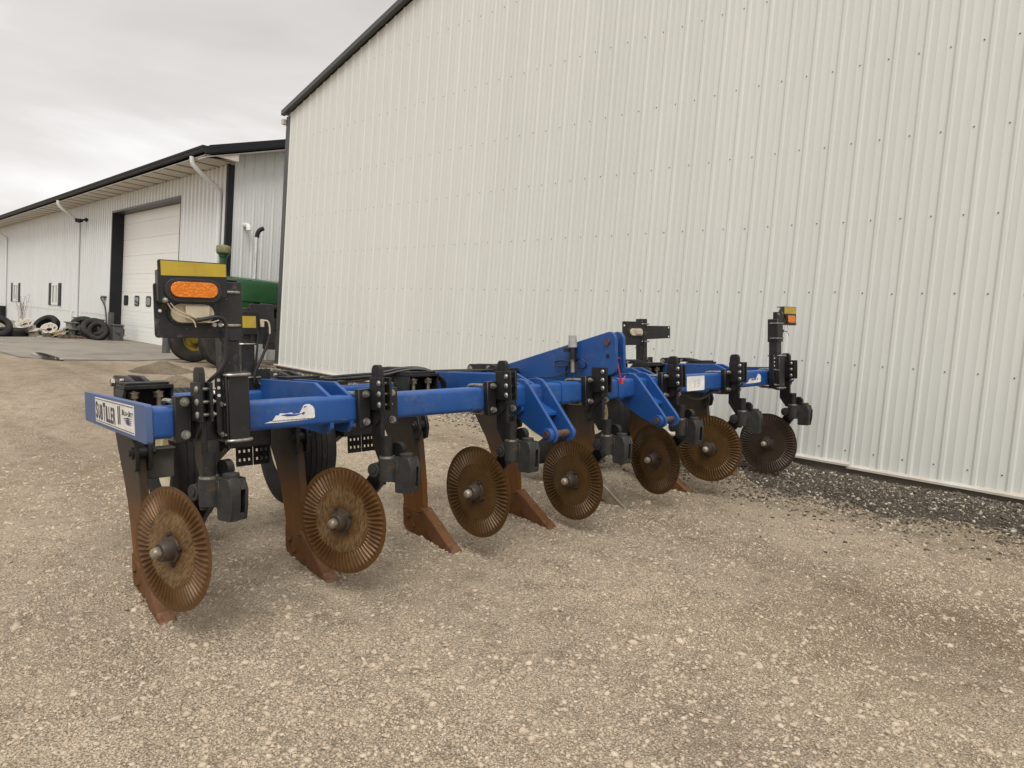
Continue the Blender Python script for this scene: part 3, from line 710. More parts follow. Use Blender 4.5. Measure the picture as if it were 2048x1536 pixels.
b = MB(); b.box((-20.78, -.36, .34), (-20.45, -.10, .78)); b.box((-20.82, -.38, .7801), (-20.42, -.08, .81)); b.cyl((-20.45, -.25, .6), (-20.36, -.25, .6), .04)
tag(b.build('machinery_block', M['post'], bevel=.01), 'small dark machine block behind the round tyre by the door', 'machine')
b = MB(); b.cyl((-37.4, -.22, .30), (-37.4, -.22, .92), .16, n=16); b.cyl((-37.4, -.22, .92), (-37.4, -.22, .96), .17, n=16)
tag(b.build('drain_barrel', M['trimk']), 'black drain barrel under the far downspout', 'barrel')
b = MB()
for i in range(16):
    a = random.uniform(0, 2*PI); l_ = random.uniform(.5, 1.3); p = V3((random.uniform(-.3,.3), random.uniform(-.1,.1), 0)); d = V3((math.cos(a)*.25, math.sin(a)*.15, 1)).normalized()
    q = p+d*l_; b.tube([p, p+d*l_*.5+V3((random.uniform(-.05,.05),0,0)), q], .004, 4)
    for j in range(3):
        s_ = p+d*l_*random.uniform(.4,.95); b.tube([s_, s_+V3((random.uniform(-.2,.2), random.uniform(-.1,.1), random.uniform(.05,.25)))], .003, 4)
tag(b.build('dead_weed', M['wood'], loc=(-32.2, -.35, .33)), 'dry leafless weed stalks at the foot of the long wall', 'weed')
# bollard by the door, in the open
zb_ = zg(-15.6, -.6)
b = MB(); b.cyl((-15.6, -.62, zb_-.05), (-15.6, -.62, zb_+1.0), .085, n=20); b.lathe([(.085, 0), (.07, .03), (.0, .045)], (-15.6, -.62, zb_+1.0), (0,0,1), 20)
tag(b.build('bollard', M['post']), 'slim grey pipe bollard at the near edge of the apron, right of the big door', 'bollard', 'pipe bollards guarding the big door')
b = MB(); b.box((-13.1, 1.5, .30), (-12.2, 2.0, .72)); tag(b.build('concrete_block', M['concrete'], bevel=.02), 'tan concrete block on the gravel in the gap beside the cream shed', 'block')

# ------------------------------------------------------------------ tractor in the gap
tr = empty('farm_tractor', (-12.62, .43, zg(-12.6, .4)), rotz=0)
tag(tr, 'old green tractor with yellow wheels parked in the gap beside the cream shed', 'tractor')
gz = 0.0
b = MB()
hp = [(-.36, 1.28), (-.36, 1.62), (-.30, 1.71), (-.15, 1.75), (.15, 1.75), (.30, 1.71), (.36, 1.62), (.36, 1.28), (.31, 1.28), (.31, 1.60), (-.31, 1.60), (-.31, 1.28)]
vs = []; ys_ = [-1.30, -1.22, -.4, .6, 1.4]; sc_ = [.93, 1, 1, .985, .97]
for y_, s_ in zip(ys_, sc_): vs += [(p[0]*s_, y_, 1.28+(p[1]-1.28)*(s_ if p[1] > 1.3 else 1)-(.0 if y_ < 0 else y_*.02)) for p in hp]
n = len(hp); b.add(vs, [(j*n+i, j*n+(i+1) % n, (j+1)*n+(i+1) % n, (j+1)*n+i) for j in range(4) for i in range(n)]+[list(range(n-1,-1,-1)), list(range(4*n, 5*n))])
b.build('hood', M['green'], tr)
b = MB(); b.prism(rounded(-.33, .72, .33, 1.66, .08), 1, -1.36, -1.305); b.build('grille', M['engine'], tr)
b = MB(); b.box((-.35, -1.30, .70), (.35, -.55, 1.28)); b.build('side_screen', M['green'], tr, bevel=.02)
b = MB(); b.box((-.24, -.54, .6151), (.24, 1.1999, 1.30)); 
for i in range(5): b.cyl((.24, -.3+i*.25, 1.1), (.40, -.3+i*.25, 1.05), .05, n=10)
b.box((.2401, -.3, .34), (.44, 1.3, .70)); b.cyl((.36, -.45, 1.22), (.36, .9, 1.16), .06, n=10); b.box((.24, -.4, .75), (.34, .1, .98)); b.cyl((.24, .5, .9), (.42, .5, .9), .11, n=14)
b.build('engine', M['engine'], tr, bevel=.01)
b = MB(); b.box((-.20, -1.45, .55), (.20, 1.1999, .615)); b.box((-.22, 1.2, .55), (.22, 2.6, 1.15)); b.build('frame', M['green'], tr, bevel=.015)
b = MB(); b.box((-.62, -1.08, .46), (.62, -.94, .58)); b.cyl((-.62, -1.01, .62), (-.62, -1.01, .38), .05); b.cyl((.62, -1.01, .62), (.62, -1.01, .38), .05); b.build('front_axle', M['green'], tr)
def tr_wheel(x, y, R, r, bw, side):
    e_ = empty('wheel', (x, y, R-.01), tr)
    b = MB(); b.lathe(tyre_prof(R, r, bw), (0,0,0), (1,0,0), 40, True)
    for j in (-.5, -.15, .15, .5): b.lathe([(R-.004, bw*(j-.06)), (R+.012, bw*(j-.04)), (R+.012, bw*(j+.04)), (R-.004, bw*(j+.06))], (0,0,0), (1,0,0), 40, True)
    b.build('tyre', M['oldrubber'], e_)
    b = MB(); b.lathe([(r+.012, -bw*.7), (r-.012, -bw*.68), (r-.035, -bw*.3), (r*.72, side*bw*.1-.01), (r*.5, side*bw*.15), (.05, side*bw*.2), (.05, side*bw*.2+.02), (r*.5, side*bw*.15+.02), (r*.72, side*bw*.1+.012), (r-.03, bw*.3), (r-.012, bw*.68), (r+.012, bw*.7)], (0,0,0), (1,0,0), 36, True)
    b.cyl((side*bw*.0, 0, 0), (side*bw*.75, 0, 0), .075, n=14)
    for i in range(6):
        a = i*PI/3; b.cyl((side*bw*.2, .11*math.cos(a), .11*math.sin(a)), (side*bw*.34, .11*math.cos(a), .11*math.sin(a)), .016, n=6)
    b.build('rim', M['tryellow'], e_)
tr_wheel(.60, -1.22, .47, .225, .15, 1); tr_wheel(-.62, -1.36, .44, .225, .15, 1)
tr_wheel(.78, 2.3, .80, .48, .22, 1); tr_wheel(-.78, 2.3, .80, .48, .22, -1)
b = MB(); b.cyl((.0, -1.08, 1.62), (.0, -1.08, 2.12), .062, n=18); b.lathe([(.062, 0), (.085, .02), (.085, .05), (.125, .08), (.13, .10)], (0, -1.08, 2.10), (0,0,1), 20)
b.build('air_intake', M['green'], tr)
b = MB(); b.lathe([(.13, 0), (.138, .02), (.138, .11), (.125, .135), (.05, .155), (0, .16)], (0, -1.08, 2.20), (0,0,1), 22); b.build('air_cleaner', M['brass'], tr)
b = MB(); b.m = 0; b.cyl((.02, -.42, 1.70), (.02, -.42, 2.62), .036, n=14); b.m = 1; b.tube([(.02, -.42, 2.60), (.02, -.41, 2.70), (.03, -.36, 2.77), (.04, -.30, 2.80)], .045, 12, 1); b.cyl((.02, -.42, 1.69), (.02, -.42, 1.74), .06)
b.build('exhaust_stack', [M['chrome'], M['trimk']], tr)
b = MB(); b.box((-.25, 2.0, 1.20), (.25, 2.5, 1.32)); b.box((-.25, 2.45, 1.3), (.25, 2.55, 1.75)); b.build('seat', M['trimk'], tr, bevel=.03)
b = MB(); b.tube([(.2*math.cos(a), 1.62+.08*math.sin(a), 1.72+.18*math.sin(a)) for a in np.linspace(0, 2*PI, 22)], .015, 6); b.cyl((0, 1.35, 1.45), (0, 1.62, 1.72), .02); b.build('steering_wheel', M['trimk'], tr)
for s_ in (-1, 1):
    b = MB(); pts = [(2.3+.88*math.cos(a), .80+.88*math.sin(a)) for a in np.linspace(.3, PI-.2, 12)]; pts += [(2.3+.85*math.cos(a), .80+.85*math.sin(a)) for a in np.linspace(PI-.2, .3, 12)]
    b.prism(pts, 0, s_*.55, s_*.98); b.build('fender', M['green'], tr)

# ------------------------------------------------------------------ the ripper
Um = V3((0.99347045, -0.09036196, 0.06965044)); Vm = V3((0.08661119, 0.99471639, 0.05511621)); Wm = V3((-0.07426284, -0.04872382, 0.9960477))
SP = .762
rp = empty('subsoil_ripper')
tag(rp, 'blue seven-shank subsoil ripper with rusted fluted discs and black lamp posts parked on the gravel', 'tillage implement')
m4 = Matrix.Identity(4)
for i in range(3): m4[i][0] = Um[i]; m4[i][1] = Vm[i]; m4[i][2] = Wm[i]
m4.translation = (-1.53231, -5.25109, -.006)
rp.matrix_world = m4
def hexbolt(b, p, d, r=.016, h=.012, stud=0.0):
    p, d = V3(p), V3(d).normalized()
    b.cyl(p, p+d*.003, r*1.22, n=14); b.cyl(p+d*.003, p+d*(h+.003), r, n=6)
    if stud: b.cyl(p+d*h, p+d*(h+stud), r*.52, n=8)
def ubolt(b, y, z, hw, x0, x1, r=.008, axis='x'):
    # legs along -x around a bar of height 2*hw centred at z
    pts = [(x1, y, z+hw), (x0+.03, y, z+hw), (x0+.008, y, z+hw-.008), (x0, y, z+hw-.03), (x0, y, z-hw+.03), (x0+.008, y, z-hw+.008), (x0+.03, y, z-hw), (x1, y, z-hw)]
    b.tube(pts, r, 8, 1)

BF, BB = -.05, -.177          # front bar faces
WB, WT = .862, .987
RF, RB = -.875, -1.0          # rear bar faces
V0, V1 = -.184, 4.745
for (u0, u1) in ((BB, BF), (RB, RF)):
    b = MB(); b.prism(rounded(u0, WB, u1, WT, .022, 5), 1, V0, V1); b.build('toolbar', M['blue'], rp)
# weld collars and patch plates on the front bar
for v in (1.62, 2.04, 2.55, 2.98):
    b = MB(); b.prism(rounded(BB-.006, WB-.006, BF+.006, WT+.006, .026, 5), 1, v-.03, v+.03); b.build('bar_collar', M['blue'], rp)
# end plates with decal on the near one
ep = []
for v, mt in ((V0-.025, 'blue_dusty'), (V1, 'blue')):
    b = MB(); b.prism(rounded(-1.33, .848, -.043, .999, .012, 3), 1, v, v+.025); ep.append(b.build('end_plate', M[mt], rp, bevel=.002))
b = MB(); vp = V0-.025
b.m = 0; b.prism(rounded(-1.035, .866, -.226, .985, .004, 2), 1, vp-.0012, vp-.0001)
def put(txt, u0, u1, w0, w1, v, mi, off=.0, shear=0.0, plane='v'):
    P, F = text_geo(txt, off)
    b.m = mi
    if plane == 'v': b.add([(u0+(u1-u0)*x+shear*y, v, w0+(w1-w0)*y) for x, y in P], F)
    else: b.add([(v, u0+(u1-u0)*x+shear*y, w0+(w1-w0)*y) for x, y in P], F)
tv = vp-.0022
cur = -1.022
for ch, wd, big in (('S', .062, 1), ('U', .052, 0), ('B', .052, 0), ('T', .062, 1), ('I', .018, 0), ('L', .042, 0), ('L', .042, 0), ('E', .046, 0), ('R', .052, 0)):
    put(ch, cur, cur+wd*.86, .882, .967 if big else .955, tv, 1, .035); cur += wd*1.06
put('I', -.528, -.510, .890, .970, tv, 1, .03); put('I', -.496, -.478, .892, .972, tv, 1, .03)
cur = -.443
for ch, wd, big in (('B', .038, 1), ('L', .027, 0), ('U', .031, 0), ('-', .016, 2), ('J', .028, 1), ('E', .028, 0), ('T', .032, 0)):
    h0 = .936; h1 = {1: .959, 0: .954, 2: .948}[big]
    put(ch, cur, cur+wd*.86, h0 if big != 2 else .943, h1, tv, 1, .03, .005); cur += wd
for k_ in range(4):   # streaming jet under the small name
    b.m = 1+(k_ % 2); b.add([(-.44+.02*k_, tv, .921-.006*k_), (-.34, tv, .931-.007*k_), (-.25-.006*k_, tv, .928-.008*k_), (-.33, tv, .925-.0085*k_)], [(0,1,2,3)])
b.m = 1; b.box((-1.025, tv, .976), (-.236, tv+.0008, .979)); b.box((-1.025, tv, .872), (-.236, tv+.0008, .875))
b.build('decal', [M['decal'], M['ink'], M['inkblue']], ep[0], ang=10)
# remains of stickers on the front bar
def torn(pts, blue, v_off, letters=True):
    global b
    b = MB(); b.m = 0; b.prism(pts, 0, BF+.0002, BF+.0014)
    for q in blue: b.m = 1; b.prism(q, 0, BF+.0018, BF+.0024)
    o = b.build('torn_sticker', [M['decal'], M['inkblue'], M['ink']], rp, ang=10); return o
T1 = [(.25,.892), (.285,.900), (.300,.922), (.312,.921), (.318,.930), (.345,.927), (.368,.930), (.378,.923), (.405,.924), (.412,.936), (.425,.958), (.436,.962), (.450,.962), (.466,.952), (.474,.938), (.475,.903), (.466,.896), (.40,.893), (.32,.891)]
T1 = [(v-.005, w) for v, w in T1]
BL1 = [[(.315,.921), (.345,.925), (.385,.921), (.415,.924), (.385,.914), (.345,.914)], [(.408,.922), (.420,.930), (.425,.924), (.416,.916)], [(.418,.944), (.424,.954), (.434,.953), (.426,.948)]]
t1 = torn(T1, BL1, 0)
b = MB(); b.m = 0
for i in range(30): x = .275+i*.0062; b.box((BF+.0018, x, .8965), (BF+.0023, x+.0036+.0012*(i % 3), .8998))
b.build('small_print', M['ink'], t1)
T2 = [(v*1.02+3.79, w) for v, w in T1]
BL2 = [[(v*1.02+3.79, w) for v, w in q] for q in BL1]
torn(T2, BL2, 0)
b = MB(); b.m = 0; b.prism(rounded(3.262, .872, 3.478, .976, .006, 2), 0, BF+.0004, BF+.0016)
P, F = text_geo('19', .02); b.m = 1; b.add([(BF+.0022, 3.35+.075*x, .892+.062*y) for x, y in P], F)
b.build('paper_sheet', [M['decal'], M['pencil']], rp, ang=10)

# cross members between the two bars
def cross(v, chamf=.07):
    b = MB(); t = .019
    pts = [(-1.10, .985), (-1.03, 1.046), (-.215, 1.046), (-.075, .992), (-.055, .975), (-.055, .842), (-.10, .815), (-.16, .812), (-.90, .842), (-1.08, .85)]
    b.prism(pts, 1, v, v+t); b.prism([(p[0], p[1]) for p in pts], 1, v+.10, v+.10+t)
    b.box((-.87, v+t, .87), (-.18, v+.10, .95))
    b.build('cross_plate', M['blue'], rp, bevel=.002)
for v in (.545, 1.70, 2.86, 3.87): cross(v)

# mast (top link)
ms = []
for v, u1 in ((2.247, .165), (2.318, .165)):
    pts = [(-1.08, .99), (-1.05, 1.035), (-.95, 1.055), (.09, 1.280)] + [(.115+.05*math.sin(a), 1.235+.05*math.cos(a)) for a in np.linspace(.0, PI/2, 6)] + [(.168, 1.075), (.155, 1.045), (.13, 1.033), (-.02, .989), (-.2, .985)]
    b = MB(); b.prism(pts, 1, v, v+.022); ms.append(b.build('mast_plate', M['blue'], rp, bevel=.002))
b = MB()
for v in (2.247, 2.318):
    b.cyl((.105, v-.012, 1.225), (.105, v-.0005, 1.225), .020, n=6); b.cyl((.105, v+.0225, 1.225), (.105, v+.034, 1.225), .020, n=6)
b.cyl((.105, 2.269, 1.225), (.105, 2.318, 1.225), .012, n=12)
b.build('mast_bolt', M['pin'], rp)
b = MB()
for v in (2.247, 2.318):
    for s_ in (-.0012, .0222): b.cyl((.105, v+s_, 1.14), (.105, v+s_+.001, 1.14), .014, n=16)
b.build('pin_hole', M['trimk'], rp)
b = MB(); b.tube([(.125, 2.30, 1.135), (.15, 2.275, 1.12), (.165, 2.268, 1.09), (.168, 2.275, 1.05), (.165, 2.29, 1.01), (.16, 2.30, .99)], .0042, 6, 2); b.tube([(.125, 2.30, 1.135), (.14, 2.325, 1.12), (.15, 2.328, 1.08)], .0042, 6, 1); b.box((.152, 2.292, .975), (.168, 2.312, 1.0)); b.tube([(.16, 2.305, .99), (.17, 2.33, 1.02)], .004, 6)
b.build('cable_tie', M['red'], rp)
b = MB(); b.box((-.6, 2.269, 1.01), (-.1, 2.318, 1.03)); b.build('mast_spacer', M['blue'], rp)
# plug holder on the mast
b = MB(); b.m = 0; b.cyl((-.155, 2.217, 1.195), (-.155, 2.217, 1.268), .028, .024, n=18)
b.m = 1; b.cyl((-.155, 2.217, 1.13), (-.155, 2.217, 1.195), .022, n=16); b.box((-.21, 2.192, 1.165), (-.165, 2.237, 1.19)); b.cyl((-.155, 2.217, 1.12), (-.155, 2.217, 1.135), .026, n=16)
b.m = 2; b.cyl((-.155, 2.217, 1.04), (-.155, 2.217, 1.125), .0135, n=14)
b.build('plug_holder', [M['greyplastic'], M['black'], M['worn_steel']], rp)
b = MB()
lp = lambda cx, cz, rx, rz, a0, a1, v=2.227: [(cx+rx*math.cos(a), v-.012*math.sin(a*1.5), cz+rz*math.sin(a)) for a in np.linspace(a0, a1, 16)]
b.tube([(-.14, 2.222, 1.11)]+lp(-.165, 1.035, .075, .065, .9, 2*PI-.6)[3:]+[(-.11, 2.222, 1.03), (-.125, 2.222, 1.10)], .005, 6, 1)
b.tube(lp(-.10, 1.095, .045, .03, -2.4, 2.8), .0042, 6)
b.tube(lp(-.25, 1.095, .09, .018, -.3, 2*PI-.6), .0042, 6)
b.tube([(-.18, 2.222, 1.05), (-.26, 2.222, 1.02), (-.42, 2.222, 1.0), (-.8, 2.222, .995)], .004, 6, 2)
b.tube([(-.12, 2.222, 1.1), (-.115, 2.222, 1.0), (-.125, 2.222, .9), (-.14, 2.222, .86)], .006, 6, 1)
b.build('plug_cable', M['hose'], rp)

# lower hitch lugs
def lug(v, ln):
    def arc(c, r, a0, a1, n): return [(c[0]+r*math.cos(a), c[1]+r*math.sin(a)) for a in np.linspace(a0, a1, n)]
    pts = [(-.20, .992), (-.19, 1.012), (-.10, 1.022), (-.055, 1.015), (-.02, .99)] + arc((.155, .725), .046, .75, -PI/2-.55, 8) + [(.0, .735), (-.13, .80), (-.175, .84), (-.20, .855)]
    b = MB(); b.prism(pts, 1, v, v+.020); o = b.build('hitch_lug', M['blue'], rp, bevel=.003)
    return o
def clevis(v0, v1):
    l0 = lug(v0, 0); l1 = lug(v1, 0)
    b = MB(); b.cyl((.155, v0-.030, .725), (.155, v0, .725), .036, n=20); b.build('lug_boss', M['blue'], rp, bevel=.003)
    b = MB(); b.cyl((.155, v1+.0205, .725), (.155, v1+.036, .725), .034, n=20); b.build('lug_boss', M['blue'], rp, bevel=.003)
    b = MB(); b.cyl((.155, v0-.040, .725), (.155, v1+.05, .725), .0195, n=18); b.build('hitch_pin', M['pin'], rp)
    b = MB(); b.prism([(-.05, .885), (.075, .832), (.075, .818), (-.05, .871)], 1, v0+.0205, v1-.0005); b.build('lug_web', M['blue'], rp)
clevis(1.722, 1.850); clevis(2.682, 2.810)

# ---------------- coulters
def coulter_meshes():
    root = empty('coulter', (0,0,0), rp)
    b = MB(); b.prism([(-.024, 1.105), (-.016, 1.122), (-.004, 1.13), (.034, 1.13), (.046, 1.122), (.053, 1.105), (.053, .70), (.045, .69), (.02, .69), (-.034, .762)], 1, -.033, -.010)
    b.build('standard', M['black_dusty'], root, bevel=.003)
    b = MB()
    b.box((BF+.001, -.106, .838), (-.014, -.0465, 1.02)); b.box((BF+.001, .006, .838), (-.014, .100, 1.02))
    b.box((BF+.001, -.0464, .845), (-.036, .0059, 1.01))
    b.build('clamp_bracket', M['black'], root, bevel=.003)
    for v in (-.070, .066):
        for z in (.996, .868): b = MB(); hexbolt(b, (-.0135, v, z), (1,0,0), .0145, .014, .012); b.build('clamp_bolt', M['zinc'], root)
    for v in (-.105, .105): b = MB(); ubolt(b, v, (WB+WT)/2, (WT-WB)/2+.011, BB-.012, BF+.001, .0095); b.build('u_bolt', M['zinc'], root)
    for v in (-.046, -.0095):
        b = MB(); b.box((-.02, v, .922), (.102, v+.0115, 1.072))
        if v < -.02: b.prism([(.095, .9219), (.095, .905), (.0, .835), (-.0, .85)], 1, -.044, -.040)
        b.build('strap', M['black_dusty'], root, bevel=.0015)
    for z in (1.046, .997, .948):
        b = MB()
        b.lathe([(.0, -.010), (.010, -.008), (.0145, -.002), (.0145, 0)][::1], (.070, -.0465, z), (0,1,0), 12)
        b.cyl((.070, -.0461, z), (.070, .0022, z), .0065, n=8); b.cyl((.070, .0021, z), (.070, .012, z), .011, n=6); b.cyl((.070, .012, z), (.070, .020, z), .006, n=8)
        b.build('strap_bolt', M['zinc'], root)
    return root
PVT = (.076, -.016)
def swivel_set(root, phi, dz, disc_c, dm, tilt=0.0):
    loc = (PVT[0], PVT[1], dz)
    b = MB(); b.cyl((0,0,.70), (0,0,.802), .0255, n=22); b.m = 1; b.cyl((0,0,.704), (0,0,.713), .037, n=24); b.build('swivel_pin', [M['black_dusty'], M['zinc']], root, loc, phi)
    b = MB(); b.cyl((0,0,.598), (0,0,.704), .040, n=26); b.cyl((-.012,-.02,.583), (-.012,-.02,.598), .014, n=10); b.box((-.01, .0, .592), (.055, .055, .695))
    b.cyl((-.055, -.036, .648), (-.055, .03, .648), .032, n=20); b.cyl((-.055, -.042, .648), (-.055, -.036, .648), .018, n=6)
    b.build('swivel_housing', M['cast'], root, loc, phi, bevel=.002)
    # guard shell round the torsion spring, slotted at the outer side
    b = MB()
    x0, y0, z0 = .036, .002, .543
    b.prism([(x0, z0+.004), (x0+.012, z0), (x0+.080, z0), (x0+.090, z0+.055), (x0+.094, z0+.118), (x0+.078, z0+.162), (x0+.058, z0+.165), (x0, z0+.165)], 1, y0, y0+.006)
    b.prism([(x0, z0), (x0+.080, z0), (x0+.090, z0+.055), (x0+.094, z0+.118), (x0+.078, z0+.162), (x0, z0+.165)], 1, y0+.070, y0+.076)
    for q in ((.0061, .042, .0, .165), (.0631, .0699, .0, .155), (.0421, .063, .118, .160), (.0421, .063, .0, .028)):
        zt = lambda f, z_: x0 + (.080 + .010*min(z_/.055, 1) + .004*min(max((z_-.055)/.063, 0), 1) - .016*max((z_-.118)/.044, 0))
        vs = []
        zz_ = [q[2]] + [z_ for z_ in (.055, .118) if q[2] < z_ < q[3]] + [q[3]]
        b.prism([(zt(0, z_), z0+z_) for z_ in zz_] + [(zt(0, z_)-.006, z0+z_) for z_ in zz_[::-1]], 1, y0+q[0], y0+q[1])
    b.box((x0, y0+.0061, z0), (x0+.005, y0+.0699, z0+.165)); b.box((x0+.0051, y0+.0061, z0+.001), (x0+.073, y0+.0699, z0+.011))
    b.cyl((x0+.042, y0+.038, z0+.150), (x0+.042, y0+.038, z0+.180), .031, n=20)
    b.build('spring_guard', M['cast'], root, loc, phi, bevel=.002)
    b = MB(); b.tube([(x0+.044+.024*math.cos(a), y0+.040+.024*math.sin(a), z0+.014+.13*a/(2*PI*7)) for a in np.linspace(0, 2*PI*7, 110)], .0065, 6); b.build('spring', M['black'], root, loc, phi)
    # rubber bump ring behind
    b = MB(); b.cyl((.02, .045, .735), (.02, .075, .735), .035, n=18); b.box((.0, .04, .66), (.04, .07, .735)); b.build('stop_ring', M['black'], root, loc, phi)
    c = V3(disc_c)       # disc centre in the swivel frame
    y0a = c.y+.030
    b = MB(); h = .036
    a_ = V3((-.03, 0, .655)); e_ = V3((c.x, 0, c.z)); d = (e_-a_).normalized(); nn = V3((-d.z, 0, d.x))
    quad = [a_-d*.03+nn*h*1.2, a_-d*.03-nn*h*1.2, e_+d*.035-nn*h*.9, e_+d*.035+nn*h*.9]
    b.prism([(q.x, q.z) for q in quad], 1, y0a, y0a+.030)
    b.box((-.06, min(-.02, y0a+.005), .625), (-.01, max(.02, y0a+.026), .675))
    b.build('arm', M['black'], root, loc, phi, bevel=.004)
    # fluted disc: mesh in its own frame, axis along y
    o = bpy.data.objects.new('disc', DISC[dm]); col.objects.link(o); o.parent = root
    R_ = Matrix.Rotation(phi, 3, 'Z'); p = R_ @ c
    o.location = (loc[0]+p.x, loc[1]+p.y, loc[2]+p.z); o.rotation_euler = (0, random.uniform(0, 6.28), phi); o.rotation_mode = 'XYZ'
    b = MB(); b.m = 0
    b.lathe([(.058, -.0035), (.056, -.010), (.045, -.014), (.040, -.050), (.036, -.056), (.024, -.058)], (0,0,0), (0,1,0), 24)
    for i in range(4):
        a = PI/4+i*PI/2+phi*3; hexbolt(b, (.062*math.cos(a), -.0035, .062*math.sin(a)), (0,-1,0), .0095, .009, .005)
    b.lathe([(.05, .0035), (.05, .02), (.035, .030), (0, .030)], (0,0,0), (0,1,0), 20)
    b.m = 1; b.lathe([(.023, -.056), (.023, -.072), (.019, -.082), (.010, -.088), (0, -.089)], (0,0,0), (0,1,0), 20)
    h_ = b.build('hub', [M['hub'], M['cap'] if dm == 0 else M['worn_steel']], root); h_.location = o.location; h_.rotation_euler = (0,0,phi)
def disc_mesh(mat):
    n = 600; NF = 60
    rings = [(.030, 0), (.150, 0), (.157, 0)] + [(.157+.076*i/6, 1) for i in range(0, 7)] + [(.236, 0), (.250, 0), (.2545, 0)]
    vs = []; fs = []
    for side in (-1, 1):
        for r, k in rings:
            w_ = k and 1.0
            for i in range(n):
                a = 2*PI*i/n
                s_ = math.sin(NF*a); f = (abs(s_)**.8)*(1 if s_ > 0 else -1)
                amp = .0050*w_*min(1, (r-.155)/.01, (.236-r)/.006) if k else 0
                th = .0028 if r < .245 else .0012
                vs.append((r*math.cos(a), side*th - amp*f, r*math.sin(a)))
    m = len(rings)
    for s_ in (0, 1):
        for j in range(m-1):
            for i in range(n):
                q = [s_*m*n+j*n+i, s_*m*n+j*n+(i+1) % n, s_*m*n+(j+1)*n+(i+1) % n, s_*m*n+(j+1)*n+i]
                fs.append(q if s_ else q[::-1])
    for i in range(n): fs.append([(m-1)*n+i, (m-1)*n+(i+1) % n, (2*m-1)*n+(i+1) % n, (2*m-1)*n+i])
    me = bpy.data.meshes.new('disc'); me.from_pydata(vs, [], fs); me.materials.append(mat)
    import bmesh
    bm = bmesh.new(); bm.from_mesh(me); bmesh.ops.recalc_face_normals(bm, faces=bm.faces); bm.to_mesh(me); bm.free()
    me.polygons.foreach_set('use_smooth', [True]*len(me.polygons)); me.set_sharp_from_angle(angle=math.radians(40))
    return me
DISC = [disc_mesh(M[k]) for k in ('disc', 'disc2', 'disc3')]
PHI = [18, 24, 6, 3, -9, 12, 3]
DC = [(-.145,-.11,.405), (-.155,.64,.388), (-.18,1.47,.398), (-.225,2.27,.348), (-.275,3.185,.368), (-.165,3.715,.404), (-.165,4.59,.356)]
DM = [0, 0, 1, 1, 1, 1, 2]
proto = coulter_meshes()
bpy.context.view_layer.update()
roots = [proto]
for k in range(1, 7):
    c = copy_tree(proto, rp); roots.append(c)
VO = [-.007, .012, .006, .0, -.013, -.009, .0]; WO = [.009, -.003, 0, 0, -.004, -.004, -.007]
for k, r_ in enumerate(roots):
    r_.location = (0, k*SP+VO[k], WO[k])
    ph_ = math.radians(PHI[k]); dz = -.045 if k == 3 else 0
    cr_ = Matrix.Rotation(-ph_, 3, 'Z') @ V3((DC[k][0]-PVT[0], DC[k][1]-k*SP-VO[k]-PVT[1], DC[k][2]-dz-WO[k]))
    swivel_set(r_, ph_, dz, cr_, DM[k])
    r_['label'] = ['coulter with a dusty rusted disc', 'coulter with a dusty disc turned towards the yard', 'coulter with a brown rusted disc', 'short coulter under the mast', 'coulter with its disc turned away', 'coulter with an orange rusted disc', 'coulter with a dull grey disc'][k]
# the middle coulter standard is cut short under the mast
for ch in roots[3].children:
    if ch.name.startswith('standard'):
        me = ch.data.copy(); ch.data = me
        for v in me.vertices:
            if v.co.z > 1.0: v.co.z -= .155

